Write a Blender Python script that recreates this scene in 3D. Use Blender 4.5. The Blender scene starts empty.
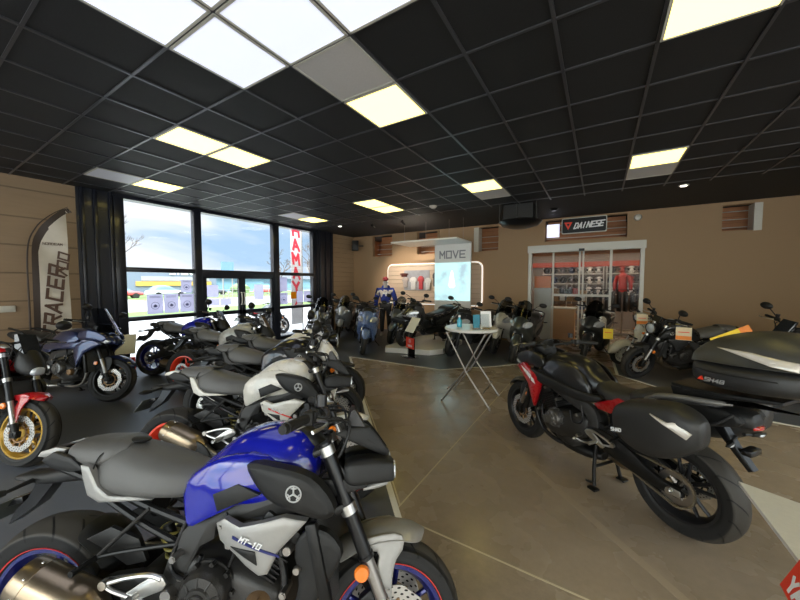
import bpy, bmesh, math, random
from mathutils import Vector, Matrix
R = math.radians
PI = math.pi
SC = bpy.context.scene
COL = SC.collection
rnd = random.Random(7)

# ---------------------------------------------------------------- materials
_M = {}
def _new(name):
    m = bpy.data.materials.new(name); m.use_nodes = True
    nt = m.node_tree
    return m, nt, nt.nodes['Principled BSDF']
def _set(b, k, v):
    if k in b.inputs: b.inputs[k].default_value = v
def mat(name, col, rough=.5, metal=0., coat=0., bump=0., scale=60., var=.08, trans=0., alpha=1., flake=False, spec=.5):
    """procedural principled material: noise varies colour a little, roughness and bump"""
    if name in _M: return _M[name]
    m, nt, b = _new(name)
    n = nt.nodes; l = nt.links
    tc = n.new('ShaderNodeTexCoord')
    no = n.new('ShaderNodeTexNoise'); no.inputs['Scale'].default_value = scale; no.inputs['Detail'].default_value = 3
    l.new(tc.outputs['Object'], no.inputs['Vector'])
    mx = n.new('ShaderNodeMix'); mx.data_type = 'RGBA'
    c = Vector(col[:3])
    mx.inputs[6].default_value = (*(c*(1-var)), 1); mx.inputs[7].default_value = (*[min(1, x*(1+var)) for x in c], 1)
    l.new(no.outputs['Fac'], mx.inputs[0]); l.new(mx.outputs[2], b.inputs['Base Color'])
    mr = n.new('ShaderNodeMapRange'); mr.inputs[3].default_value = max(0.02, rough*.85); mr.inputs[4].default_value = min(1, rough*1.15)
    l.new(no.outputs['Fac'], mr.inputs[0]); l.new(mr.outputs[0], b.inputs['Roughness'])
    _set(b, 'Metallic', metal); _set(b, 'Coat Weight', coat); _set(b, 'Coat Roughness', .04)
    _set(b, 'Transmission Weight', trans); _set(b, 'Alpha', alpha); _set(b, 'Specular IOR Level', spec)
    if bump:
        bp = n.new('ShaderNodeBump'); bp.inputs['Strength'].default_value = bump; bp.inputs['Distance'].default_value = .002
        l.new(no.outputs['Fac'], bp.inputs['Height']); l.new(bp.outputs[0], b.inputs['Normal'])
    _M[name] = m
    return m
def emis(name, col, strength):
    if name in _M: return _M[name]
    m, nt, b = _new(name)
    _set(b, 'Base Color', (*col, 1)); _set(b, 'Emission Color', (*col, 1)); _set(b, 'Emission Strength', strength); _set(b, 'Roughness', .5)
    _M[name] = m; return m
def glassmat(name, tint=(1, 1, 1), refl=.12, rough=.02):
    if name in _M: return _M[name]
    m, nt, b = _new(name); n = nt.nodes; l = nt.links
    tr = n.new('ShaderNodeBsdfTransparent'); tr.inputs[0].default_value = (*tint, 1)
    gl = n.new('ShaderNodeBsdfGlossy'); gl.inputs['Roughness'].default_value = rough
    fr = n.new('ShaderNodeFresnel'); fr.inputs[0].default_value = 1.45
    mul = n.new('ShaderNodeMath'); mul.operation = 'MULTIPLY'; mul.inputs[1].default_value = refl/.04*.3; mul.use_clamp = True
    l.new(fr.outputs[0], mul.inputs[0])
    mix = n.new('ShaderNodeMixShader'); l.new(mul.outputs[0], mix.inputs[0]); l.new(tr.outputs[0], mix.inputs[1]); l.new(gl.outputs[0], mix.inputs[2])
    out = [x for x in n if x.type == 'OUTPUT_MATERIAL'][0]
    l.new(mix.outputs[0], out.inputs[0]); n.remove(b)
    _M[name] = m; return m
def math_node(nt, op, a, b=None, clamp=False):
    x = nt.nodes.new('ShaderNodeMath'); x.operation = op; x.use_clamp = clamp
    for i, v in enumerate((a, b)):
        if v is None: continue
        if isinstance(v, (int, float)): x.inputs[i].default_value = v
        else: nt.links.new(v, x.inputs[i])
    return x.outputs[0]
def tire_mat():
    if 'tire_rubber' in _M: return _M['tire_rubber']
    m, nt, b = _new('tire_rubber'); n = nt.nodes; l = nt.links
    tc = n.new('ShaderNodeTexCoord'); sp = n.new('ShaderNodeSeparateXYZ'); l.new(tc.outputs['Object'], sp.inputs[0])
    X, Y, Z = sp.outputs
    th = math_node(nt, 'ARCTAN2', Z, X)
    ay = math_node(nt, 'ABSOLUTE', Y)
    rad = math_node(nt, 'SQRT', math_node(nt, 'ADD', math_node(nt, 'MULTIPLY', X, X), math_node(nt, 'MULTIPLY', Z, Z)))
    ph = math_node(nt, 'ADD', math_node(nt, 'MULTIPLY', th, 14/(2*PI)), math_node(nt, 'MULTIPLY', ay, 9.0))
    fr = math_node(nt, 'FRACT', ph)
    g1 = math_node(nt, 'LESS_THAN', fr, .085)
    band = math_node(nt, 'MULTIPLY', math_node(nt, 'GREATER_THAN', ay, .012), math_node(nt, 'GREATER_THAN', rad, .262))
    g = math_node(nt, 'MULTIPLY', g1, band)
    bp = n.new('ShaderNodeBump'); bp.inputs['Strength'].default_value = 1; bp.inputs['Distance'].default_value = .006; bp.invert = True
    l.new(g, bp.inputs['Height']); l.new(bp.outputs[0], b.inputs['Normal'])
    mx = n.new('ShaderNodeMix'); mx.data_type = 'RGBA'; tr = math_node(nt, 'GREATER_THAN', rad, .283); tb = n.new('ShaderNodeMix'); tb.data_type = 'RGBA'; tb.inputs[6].default_value = (.014, .014, .014, 1); tb.inputs[7].default_value = (.040, .036, .031, 1); l.new(tr, tb.inputs[0]); l.new(tb.outputs[2], mx.inputs[6]); mx.inputs[7].default_value = (.003, .003, .003, 1)
    l.new(g, mx.inputs[0]); l.new(mx.outputs[2], b.inputs['Base Color'])
    _set(b, 'Roughness', .6); _set(b, 'Specular IOR Level', .35)
    _M['tire_rubber'] = m; return m
def disc_mat():
    if 'brake_disc_steel' in _M: return _M['brake_disc_steel']
    m, nt, b = _new('brake_disc_steel'); n = nt.nodes; l = nt.links
    tc = n.new('ShaderNodeTexCoord'); sp = n.new('ShaderNodeSeparateXYZ'); l.new(tc.outputs['Object'], sp.inputs[0])
    X, Y, Z = sp.outputs
    th = math_node(nt, 'ARCTAN2', Z, X)
    rad = math_node(nt, 'SQRT', math_node(nt, 'ADD', math_node(nt, 'MULTIPLY', X, X), math_node(nt, 'MULTIPLY', Z, Z)))
    a = math_node(nt, 'FRACT', math_node(nt, 'ADD', math_node(nt, 'MULTIPLY', th, 30/(2*PI)), math_node(nt, 'MULTIPLY', rad, 22)))
    r = math_node(nt, 'FRACT', math_node(nt, 'MULTIPLY', rad, 58))
    da = math_node(nt, 'ABSOLUTE', math_node(nt, 'SUBTRACT', a, .5)); dr = math_node(nt, 'ABSOLUTE', math_node(nt, 'SUBTRACT', r, .5))
    d = math_node(nt, 'ADD', math_node(nt, 'MULTIPLY', da, da), math_node(nt, 'MULTIPLY', dr, dr))
    h = math_node(nt, 'LESS_THAN', d, .05)
    mx = n.new('ShaderNodeMix'); mx.data_type = 'RGBA'; mx.inputs[6].default_value = (.62, .60, .57, 1); mx.inputs[7].default_value = (.02, .02, .02, 1)
    l.new(h, mx.inputs[0]); l.new(mx.outputs[2], b.inputs['Base Color']); _set(b, 'Metallic', .85); _set(b, 'Roughness', .35)
    _M['brake_disc_steel'] = m; return m
def fins_mat(name='radiator_fins', col=(.12, .12, .12), axis='Z', freq=160):
    if name in _M: return _M[name]
    m, nt, b = _new(name); n = nt.nodes; l = nt.links
    tc = n.new('ShaderNodeTexCoord'); sp = n.new('ShaderNodeSeparateXYZ'); l.new(tc.outputs['Object'], sp.inputs[0])
    f = math_node(nt, 'FRACT', math_node(nt, 'MULTIPLY', sp.outputs[axis], freq))
    h = math_node(nt, 'LESS_THAN', f, .45)
    mx = n.new('ShaderNodeMix'); mx.data_type = 'RGBA'; mx.inputs[6].default_value = (*col, 1); mx.inputs[7].default_value = (*[c*.25 for c in col], 1)
    l.new(h, mx.inputs[0]); l.new(mx.outputs[2], b.inputs['Base Color']); _set(b, 'Roughness', .5); _set(b, 'Metallic', .4)
    _M[name] = m; return m

def paint(name, col, rough=.28): return mat(name, col, rough, 0, 1.0, 0, 30, .04)
def metallic(name, col): return mat(name, col, .3, .55, 1.0, 0, 400, .12)
BLK = mat('black_plastic', (.012, .012, .012), .46, 0, 0, .25, 500, spec=.35)
BLK2 = mat('satin_black', (.008, .008, .009), .3, .1, .15, spec=.4)
DGR = mat('dark_grey_plastic', (.032, .031, .03), .48, 0, 0, .2, 500, spec=.4)
GUN = mat('gunmetal_casting', (.035, .033, .031), .36, .4, 0, .3, 250, spec=.4)
ENG = mat('engine_black', (.012, .012, .012), .36, .3, 0, .3, 200, spec=.4)
ALU = mat('aluminium', (.55, .54, .52), .3, .95, 0, .1, 120)
CHR = mat('chrome', (.8, .8, .8), .1, 1.0)
TIT = mat('brushed_titanium', (.34, .27, .19), .3, .95, 0, .15, 90)
STL = mat('steel', (.38, .36, .34), .32, .95)
SEAT = mat('seat_vinyl', (.03, .029, .028), .42, 0, 0, .5, 700)
SEATG = mat('grey_seat_vinyl', (.105, .103, .10), .42, 0, 0, .5, 700)
ORG = mat('orange_reflector', (.9, .22, .02), .2, 0, 1)
REDL = mat('red_tail_lens', (.45, .01, .01), .15, 0, 1)
LENS = mat('clear_lens', (.55, .58, .62), .08, .3, 1)
SILV = mat('matte_silver_paint', (.32, .31, .295), .4, .35, .3)
GOLD = mat('gold_anodised', (.55, .36, .09), .32, .8)
BRNZ = mat('bronze_disc_carrier', (.35, .22, .12), .4, .7)
CHAIN = mat('chain_steel', (.35, .31, .24), .4, .9)
RUB = mat('grip_rubber', (.012, .012, .012), .7, 0, 0, .6, 300)
MIRR = mat('mirror_glass', (.75, .77, .8), .03, 1)
WHITE = mat('white_vinyl_lettering', (.8, .8, .8), .4)

# ---------------------------------------------------------------- mesh builder
def catmull(P, k):
    if len(P) < 3 or k <= 1: return [tuple(p) for p in P]
    out = []; n = len(P)
    for i in range(n-1):
        p0, p1, p2, p3 = P[max(i-1, 0)], P[i], P[i+1], P[min(i+2, n-1)]
        for j in range(k):
            t = j/k
            out.append(tuple(.5*((2*b)+(-a+c)*t+(2*a-5*b+4*c-d)*t*t+(-a+3*b-3*c+d)*t**3) for a, b, c, d in zip(p0, p1, p2, p3)))
    out.append(tuple(P[-1])); return out
def chaikin(P, it=1, q=.25):
    for _ in range(it):
        o = []
        for i in range(len(P)):
            a, b = P[i], P[(i+1) % len(P)]
            o.append((a[0]*(1-q)+b[0]*q, a[1]*(1-q)+b[1]*q)); o.append((a[0]*q+b[0]*(1-q), a[1]*q+b[1]*(1-q)))
        P = o
    return P
class MB:
    def __init__(s): s.v = []; s.f = []; s.m = []
    def add(s, vs, fs, mi=0):
        n = len(s.v); s.v += [Vector(v) for v in vs]; s.f += [[n+i for i in f] for f in fs]; s.m += [mi]*len(fs); return s
    def tf(s, M, start=0):
        for i in range(start, len(s.v)): s.v[i] = M @ s.v[i]
        return s
    def mirror(s, start=0, fstart=0):
        vs = [Vector((v.x, -v.y, v.z)) for v in s.v[start:]]; fs = [[i-start for i in reversed(f)] for f in s.f[fstart:]]; ms = s.m[fstart:]
        n = len(s.v); s.v += vs; s.f += [[n+i for i in f] for f in fs]; s.m += ms; return s
    def box(s, c, size, rot=None, mi=0, ch=0.):
        x, y, z = [d/2 for d in size]
        if ch <= 0:
            vs = [(i*x, j*y, k*z) for i in (-1, 1) for j in (-1, 1) for k in (-1, 1)]
            fs = [(0, 1, 3, 2), (4, 6, 7, 5), (0, 4, 5, 1), (2, 3, 7, 6), (0, 2, 6, 4), (1, 5, 7, 3)]
        else:
            bm = bmesh.new(); bmesh.ops.create_cube(bm, size=2)
            for v in bm.verts: v.co = Vector((v.co.x*x, v.co.y*y, v.co.z*z))
            bmesh.ops.bevel(bm, geom=bm.edges[:], offset=ch, segments=2, affect='EDGES', profile=.5)
            bm.verts.index_update(); vs = [v.co.copy() for v in bm.verts]; fs = [[v.index for v in f.verts] for f in bm.faces]; bm.free()
        M = Matrix.Translation(c)
        if rot is not None: M = M @ rot
        return s.add([M @ Vector(v) for v in vs], fs, mi)
    def cyl(s, p0, p1, r0, r1=None, n=16, mi=0, caps=True):
        r1 = r0 if r1 is None else r1
        p0 = Vector(p0); p1 = Vector(p1); d = (p1-p0).normalized(); u = d.orthogonal().normalized(); w = d.cross(u)
        vs = []
        for p, r in ((p0, r0), (p1, r1)):
            for i in range(n):
                a = 2*PI*i/n; vs.append(p+u*(r*math.cos(a))+w*(r*math.sin(a)))
        fs = [(i, (i+1) % n, n+(i+1) % n, n+i) for i in range(n)]
        if caps: fs += [tuple(reversed(range(n))), tuple(range(n, 2*n))]
        return s.add(vs, fs, mi)
    def tube(s, P, r, n=10, k=6, mi=0, flat=1.):
        if isinstance(r, (int, float)): r = [r]*len(P)
        Q = catmull([(*p, q) for p, q in zip(P, r)], k)
        pts = [Vector(q[:3]) for q in Q]; rr = [max(q[3], .0005) for q in Q]; vs = []
        t = (pts[1]-pts[0]).normalized(); u = t.orthogonal().normalized()
        for i, p in enumerate(pts):
            t = (pts[min(i+1, len(pts)-1)]-pts[max(i-1, 0)]).normalized()
            u = (u-t*u.dot(t)).normalized(); w = t.cross(u)
            for j in range(n):
                a = 2*PI*j/n; vs.append(p+u*(rr[i]*math.cos(a)*flat)+w*(rr[i]*math.sin(a)))
        m = len(pts)
        fs = [(i*n+j, i*n+(j+1) % n, (i+1)*n+(j+1) % n, (i+1)*n+j) for i in range(m-1) for j in range(n)]
        fs += [tuple(reversed(range(n))), tuple(range((m-1)*n, m*n))]
        return s.add(vs, fs, mi)
    def lathe(s, prof, c, axis=(0, 1, 0), n=48, mi=0, closed=False, cap=True):
        """prof: (radius, distance along axis)"""
        ax = Vector(axis).normalized(); u = Vector((1, 0, 0)) if abs(ax.x) < .9 else Vector((0, 0, 1))
        u = (u-ax*u.dot(ax)).normalized(); w = ax.cross(u); c = Vector(c); vs = []
        for r, h in prof:
            for i in range(n):
                a = 2*PI*i/n; vs.append(c+ax*h+u*(r*math.cos(a))+w*(r*math.sin(a)))
        m = len(prof); fs = []
        for i in range(m if closed else m-1):
            i2 = (i+1) % m
            for j in range(n): fs.append((i*n+j, i*n+(j+1) % n, i2*n+(j+1) % n, i2*n+j))
        if cap and not closed: fs += [tuple(reversed(range(n))), tuple(range((m-1)*n, m*n))]
        return s.add(vs, fs, mi)
    def hull(s, secs, n=24, k=4, y=0., mi=0, axis='x'):
        """secs: (x, z, half width, height above, depth below, exponent, top width factor[, y])"""
        S = catmull([tuple(q)+(y,)*(8-len(q)) if len(q) < 8 else q for q in secs], k); vs = []
        for (x, z, hy, ht, hb, e, tw, yy) in S:
            for j in range(n):
                a = 2*PI*j/n; c_, s_ = math.cos(a), math.sin(a)
                py = math.copysign(abs(c_)**(2/e), c_); pz = math.copysign(abs(s_)**(2/e), s_)
                wv = hy*(1+(tw-1)*(pz+1)/2)
                vs.append((x, yy+py*wv, z+(ht if pz > 0 else hb)*pz))
        m = len(S)
        fs = [(i*n+j, i*n+(j+1) % n, (i+1)*n+(j+1) % n, (i+1)*n+j) for i in range(m-1) for j in range(n)]
        fs += [tuple(reversed(range(n))), tuple(range((m-1)*n, m*n))]
        return s.add(vs, fs, mi)
    def panel(s, poly, y, th, side=-1, ch=.006, rd=0, yf=None, mi=0, cuts=2):
        """an (x,z) outline given thickness th outward (side -1 right, +1 left), chamfered rim; yf(x,z) bows it outward"""
        if rd: poly = chaikin(poly, rd)
        ar = sum(poly[i][0]*poly[(i+1) % len(poly)][1]-poly[(i+1) % len(poly)][0]*poly[i][1] for i in range(len(poly)))
        if ar < 0: poly = poly[::-1]
        bm = bmesh.new(); vs = [bm.verts.new((p[0], y, p[1])) for p in poly]; f = bm.faces.new(vs)
        bm.normal_update()
        r = bmesh.ops.extrude_face_region(bm, geom=[f])
        top = [g for g in r['geom'] if isinstance(g, bmesh.types.BMFace)][0]
        for v in top.verts: v.co.y += side*(th-ch*.6)
        bm.normal_update()
        if ch > 0:
            bmesh.ops.inset_region(bm, faces=[top], thickness=ch, depth=0, use_even_offset=True)
            for v in top.verts: v.co.y += side*ch*.6
        if yf:
            bmesh.ops.triangulate(bm, faces=[g for g in bm.faces if len(g.verts) > 4])
            bmesh.ops.subdivide_edges(bm, edges=bm.edges[:], cuts=cuts, use_grid_fill=True)
            for v in bm.verts: v.co.y += side*yf(v.co.x, v.co.z)
        bm.verts.index_update()
        s.add([v.co.copy() for v in bm.verts], [[v.index for v in q.verts] for q in bm.faces], mi); bm.free(); return s
    def arc(s, c, rad, hw, a0, a1, th=.004, drop=.03, ends=(.7, .7), n=24, m=8, mi=0, pw=3):
        """fender: shell of part of a wheel circle round the y axis"""
        vs = []; c = Vector(c)
        for i in range(n+1):
            t = i/n; a = R(a0+(a1-a0)*t)
            k = 1-(1-ends[0])*max(0, 1-t*5)**2-(1-ends[1])*max(0, 1-(1-t)*5)**2
            for lay in (0, 1):
                for j in range(m+1):
                    q = -1+2*j/m; r = rad-drop*abs(q)**pw-lay*th
                    vs.append(c+Vector((math.cos(a)*r, q*hw*k*(1-.04*lay), math.sin(a)*r)))
        W = 2*(m+1); fs = []
        for i in range(n):
            for j in range(m):
                p = i*W+j; fs.append((p, p+1, p+1+W, p+W)); p += m+1; fs.append((p, p+W, p+1+W, p+1))
            for e in (0, m):
                p = i*W+e; q = p+m+1; fs.append((p, q, q+W, p+W))
        for i in (0, n):
            for j in range(m): p = i*W+j; fs.append((p, p+1, p+1+m+1, p+m+1))
        return s.add(vs, fs, mi)
    def sphere(s, c, r, nu=16, nv=10, mi=0):
        rx, ry, rz = (r, r, r) if isinstance(r, (int, float)) else r
        vs = [(c[0], c[1], c[2]+rz)]
        for i in range(1, nv):
            p = PI*i/nv
            for j in range(nu):
                a = 2*PI*j/nu; vs.append((c[0]+rx*math.sin(p)*math.cos(a), c[1]+ry*math.sin(p)*math.sin(a), c[2]+rz*math.cos(p)))
        vs.append((c[0], c[1], c[2]-rz)); fs = [(0, 1+j, 1+(j+1) % nu) for j in range(nu)]
        for i in range(nv-2):
            for j in range(nu): fs.append((1+i*nu+j, 1+(i+1)*nu+j, 1+(i+1)*nu+(j+1) % nu, 1+i*nu+(j+1) % nu))
        L = len(vs)-1; fs += [(L, 1+(nv-2)*nu+(j+1) % nu, 1+(nv-2)*nu+j) for j in range(nu)]
        return s.add(vs, fs, mi)
    def build(s, name, mats, parent=None, M=None, angle=38, loc=None, bevel=0., smooth=True):
        me = bpy.data.meshes.new(name)
        me.from_pydata([tuple(v) for v in s.v], [], s.f)
        if not isinstance(mats, (list, tuple)): mats = [mats]
        for q in mats: me.materials.append(q)
        if len(mats) > 1: me.polygons.foreach_set('material_index', s.m)
        bm = bmesh.new(); bm.from_mesh(me); bmesh.ops.recalc_face_normals(bm, faces=bm.faces[:])
        if M is not None: bm.transform(M)
        bm.to_mesh(me); bm.free()
        if smooth:
            me.shade_smooth(); me.set_sharp_from_angle(angle=R(angle))
        o = bpy.data.objects.new(name, me); COL.objects.link(o)
        if parent is not None: o.parent = parent
        if loc is not None: o.location = loc
        if bevel:
            b = o.modifiers.new('bevel', 'BEVEL'); b.width = bevel; b.segments = 2; b.limit_method = 'ANGLE'; b.angle_limit = R(40)
        return o
# block lettering: every glyph is drawn with straight bars on a 4 x 6 grid
_GL = {'A': ('0,0 2,6 4,0', '.8,1.9 3.2,1.9'), 'C': ('4,6 0,6 0,0 4,0',), 'D': ('0,0 0,6 2.6,6 4,4.6 4,1.4 2.6,0 0,0',), 'E': ('4,6 0,6 0,0 4,0', '0,3 3.4,3'), 'H': ('0,0 0,6', '4,0 4,6', '0,3 4,3'),
       'I': ('1.4,0 1.4,6',), 'K': ('0,0 0,6', '4,6 0,2.6', '1.5,3.6 4,0'), 'M': ('0,0 0,6 2,2.4 4,6 4,0',), 'N': ('0,0 0,6 4,0 4,6',), 'O': ('0,0 0,6 4,6 4,0 0,0',), 'P': ('0,0 0,6 4,6 4,2.8 0,2.8',), 'R': ('0,0 0,6 4,6 4,3 0,3', '1.8,3 4,0'),
       'S': ('4,6 0,6 0,3.2 4,2.8 4,0 0,0',), 'T': ('0,6 4,6', '2,6 2,0'), 'V': ('0,6 2,0 4,6',), 'Y': ('0,6 2,3 4,6', '2,3 2,0'), 'B': ('0,0 0,6 3.6,6 3.6,3 0,3', '3.6,3 4,2.4 4,0 0,0'), 'U': ('0,6 0,0 4,0 4,6',),
       '0': ('0,0 0,6 4,6 4,0 0,0',), '1': ('1,5 2,6 2,0',), '4': ('3,0 3,6 0,2 4,2',), '7': ('0,6 4,6 1.4,0',), '8': ('0,0 0,6 4,6 4,0 0,0', '0,3 4,3'), '-': ('0.6,3 3.4,3',), '/': ('0,0 4,6',), ' ': ()}
def text_mb(txt, size, o, xd, yd, depth=.0015, shear=0., bold=1.0, mb=None, align='CENTER', wide=1.):
    """block lettering on a surface: o centre, xd reading direction, yd up; size is the cap height"""
    xd = Vector(xd).normalized(); yd = Vector(yd).normalized(); zd = xd.cross(yd); o = Vector(o); u = size/6; wd = u*wide; hw = u*.5*bold; mb = mb or MB()
    W = len(txt)*5.6*wd-1.6*wd; x0 = -W/2
    for i, ch in enumerate(txt):
        for st in _GL.get(ch, ()):
            P = [tuple(map(float, q.split(','))) for q in st.split()]
            for (ax, ay), (bx, by) in zip(P, P[1:]):
                a = Vector((x0+i*5.6*wd+ax*wd+shear*ay*u, (ay-3)*u)); b = Vector((x0+i*5.6*wd+bx*wd+shear*by*u, (by-3)*u)); d = (b-a).normalized(); n = Vector((-d.y, d.x))*hw; d = d*hw*.98
                Q = [a-d-n, b+d-n, b+d+n, a-d+n]; zz = .0002+((i*3+int(ax+ay)) % 5)*.00003
                mb.add([o+xd*q.x+yd*q.y for q in Q]+[o+xd*q.x+yd*q.y+zd*(depth+zz) for q in Q], [(0, 1, 2, 3), (4, 5, 6, 7), (0, 1, 5, 4), (1, 2, 6, 5), (2, 3, 7, 6), (3, 0, 4, 7)])
    return mb
def thing(name, label, cat, loc=(0, 0, 0), rot=(0, 0, 0), group=None):
    o = bpy.data.objects.new(name, None); COL.objects.link(o); o.location = loc; o.rotation_euler = rot; o.empty_display_size = .1
    o['label'] = label; o['category'] = cat
    if group: o['group'] = group
    return o
def tag(o, label, cat, group=None):
    o['label'] = label; o['category'] = cat
    if group: o['group'] = group
    return o
def struct(o): o['kind'] = 'structure'; return o
def dup(root, loc, rz, label, group=None, scale=None):
    r = root.copy(); COL.objects.link(r); r.location = loc; r.rotation_euler[2] = rz; r['label'] = label
    if group: r['group'] = group
    for ch in list(root.children):
        c = ch.copy(); COL.objects.link(c); c.parent = r
        for g in list(ch.children):
            d = g.copy(); COL.objects.link(d); d.parent = c
    return r
# ---------------------------------------------------------------- motorcycles
# local frame: x forward, y left, z up; rear contact patch at the origin
def wheel(name, root, x, z, rad, w, rim_m, spokes=5, disc=(.0,), disc_r=.15, sprocket=False, rr=None, S=None, wire=False, side_stripe=None, lean_lift=0, whitewall=False):
    rr = rr or rad-.098
    M = Matrix.Translation((x, 0, z))
    if S is not None: M = S @ M
    b = MB()
    hw = w*.40
    # rim barrel with raised lips
    b.lathe([(rr+.008, -hw-.004), (rr+.010, -hw+.004), (rr-.010, -hw+.012), (rr-.020, -hw*.4), (rr-.022, 0), (rr-.020, hw*.4), (rr-.010, hw-.012), (rr+.010, hw-.004), (rr+.008, hw+.004),
             (rr-.008, hw+.004), (rr-.017, hw-.008), (rr-.030, hw*.4), (rr-.033, 0), (rr-.030, -hw*.4), (rr-.017, -hw+.008), (rr-.008, -hw-.004)], (0, 0, 0), closed=True, n=56)
    b.lathe([(.018, -w*.36), (.036, -w*.36), (.05, -w*.2), (.05, w*.2), (.036, w*.36), (.018, w*.36)], (0, 0, 0), n=24)
    if wire:
        for k in range(wire):
            a = 2*PI*k/wire; sg = 1 if k % 2 else -1; a2 = a+sg*.35
            b.cyl((math.cos(a)*.045, sg*w*.3, math.sin(a)*.045), (math.cos(a2)*(rr-.02), 0, math.sin(a2)*(rr-.02)), .0022, n=5)
    else:
        for k in range(spokes):
            for sg in (-1, 1):
                a = 2*PI*k/spokes+.3
                d0 = Vector((math.cos(a), 0, math.sin(a))); a2 = a+sg*.20; d1 = Vector((math.cos(a2), 0, math.sin(a2)))
                t = Vector((-math.sin(a), 0, math.cos(a)))
                p0 = d0*.035+t*(sg*.010); p1 = d1*(rr-.02)
                b.tube([p0, (p0+p1)/2, p1], [.020, .012, .011], n=8, k=3)
    wo = b.build(name, rim_m, root); wo.matrix_local = M
    t = MB(); h = w/2
    pr = [(rr+.004, -hw-.002), (rr+.02, -hw-.012), (rr+(rad-rr)*.45, -h*.98), (rr+(rad-rr)*.68, -h), (rad-.022, -h*.80), (rad-.009, -h*.5), (rad-.002, -h*.25), (rad, 0)]
    pr = catmull(pr, 3); pr = pr+[(r, -y) for r, y in reversed(pr[:-1])]
    pr += [(rr-.004, hw*.8), (rr-.004, -hw*.8)]
    t.lathe(pr, (0, 0, 0), closed=True, n=72)
    to = t.build('tire', tire_mat(), wo)
    if side_stripe is not None:
        st = MB()
        for s in (-1, 1): st.lathe([(rr+.012, s*(hw+.012)), (rr+.0155, s*(hw+.0135)), (rr+.0155, s*(hw+.010)), (rr+.012, s*(hw+.008))], (0, 0, 0), closed=True, n=64)
        st.build('rim_stripe', side_stripe, wo)
    for dy in disc:
        d = MB(); n = 72; s = 1 if dy >= 0 else -1; vs = []
        prof = []
        for i in range(n):
            a = 2*PI*i/n; ro = disc_r+.003*math.cos(a*10)
            for r, y in ((disc_r*.68, dy-.0025), (ro, dy-.0025), (ro, dy+.0025), (disc_r*.68, dy+.0025)): vs.append((r*math.cos(a), y, r*math.sin(a)))
        fs = [(i*4+q, i*4+(q+1) % 4, ((i+1) % n)*4+(q+1) % 4, ((i+1) % n)*4+q) for i in range(n) for q in range(4)]
        d.add(vs, fs); do = d.build('brake_disc', disc_mat(), wo, angle=30)
        c = MB()
        c.lathe([(disc_r*.42, dy-.004), (disc_r*.5, dy-.004), (disc_r*.5, dy+.004), (disc_r*.42, dy+.004)], (0, 0, 0), closed=True, n=40)
        for k in range(10):
            a = 2*PI*k/10; e = Vector((math.cos(a), 0, math.sin(a)))
            c.cyl(e*(disc_r*.45)+Vector((0, dy, 0)), e*(disc_r*.70)+Vector((0, dy, 0)), .007, n=6)
            c.cyl(e*(disc_r*.69)+Vector((0, dy-.006, 0)), e*(disc_r*.69)+Vector((0, dy+.006, 0)), .008, n=8)
        c.build('disc_carrier', BRNZ if sprocket is None else ENG, wo)
    if sprocket:
        sp = MB(); n = 90; vs = []; sr = .108
        for i in range(n):
            a = 2*PI*i/n; ro = sr+(.006 if i % 2 else -.003)
            for r, y in ((sr*.62, w*.5+.002), (ro, w*.5+.002), (ro, w*.5+.008), (sr*.62, w*.5+.008)): vs.append((r*math.cos(a), y, r*math.sin(a)))
        fs = [(i*4+q, i*4+(q+1) % 4, ((i+1) % n)*4+(q+1) % 4, ((i+1) % n)*4+q) for i in range(n) for q in range(4)]
        sp.add(vs, fs)
        for k in range(6):
            a = PI*k/3; e = Vector((math.cos(a), 0, math.sin(a)))
            sp.tube([e*.03+Vector((0, w*.42, 0)), e*.075+Vector((0, w*.5+.004, 0))], [.014, .009], n=6, k=1)
        sp.build('sprocket', STL, wo)
    return wo
def steer_matrix(px, pz, rake, ang):
    ax = Vector((-math.sin(R(rake)), 0, math.cos(R(rake)))); p = Vector((px, 0, pz))
    return Matrix.Translation(p) @ Matrix.Rotation(R(ang), 4, ax) @ Matrix.Translation(-p)
def mirror_obj(root, S, base, head, rad=(.075, .05), parent=None, stalk=.006):
    """stalk from base to head (x,y,z), oval glass facing rearward"""
    b = MB(); b0 = Vector(base); h = Vector(head); mid = (b0+h)/2+Vector((.02, 0, .02))
    b.tube([b0, mid, h], stalk, n=8)
    s = MB(); s.lathe([(.001, .045), (.6, .04), (.92, .018), (1, 0), (.97, -.004), (.3, -.004)], (0, 0, 0), (1, 0, 0), n=24)
    for v in s.v: v.y *= rad[0]; v.z *= rad[1]
    ro = Matrix.Translation(h) @ Matrix.Rotation(R(8), 4, 'Y')
    s.tf(ro); n = len(b.v); b.add(s.v, s.f)
    o = b.build('mirror', BLK, root, S)
    g = MB(); g.lathe([(.0, 0), (.9, 0), (.9, .002), (0, .002)], (0, 0, 0), (1, 0, 0), n=24, cap=False)
    for v in g.v: v.y *= rad[0]; v.z *= rad[1]; v.x -= .008
    g.tf(ro); g.build('mirror_glass', MIRR, o, S)
    return o
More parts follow.
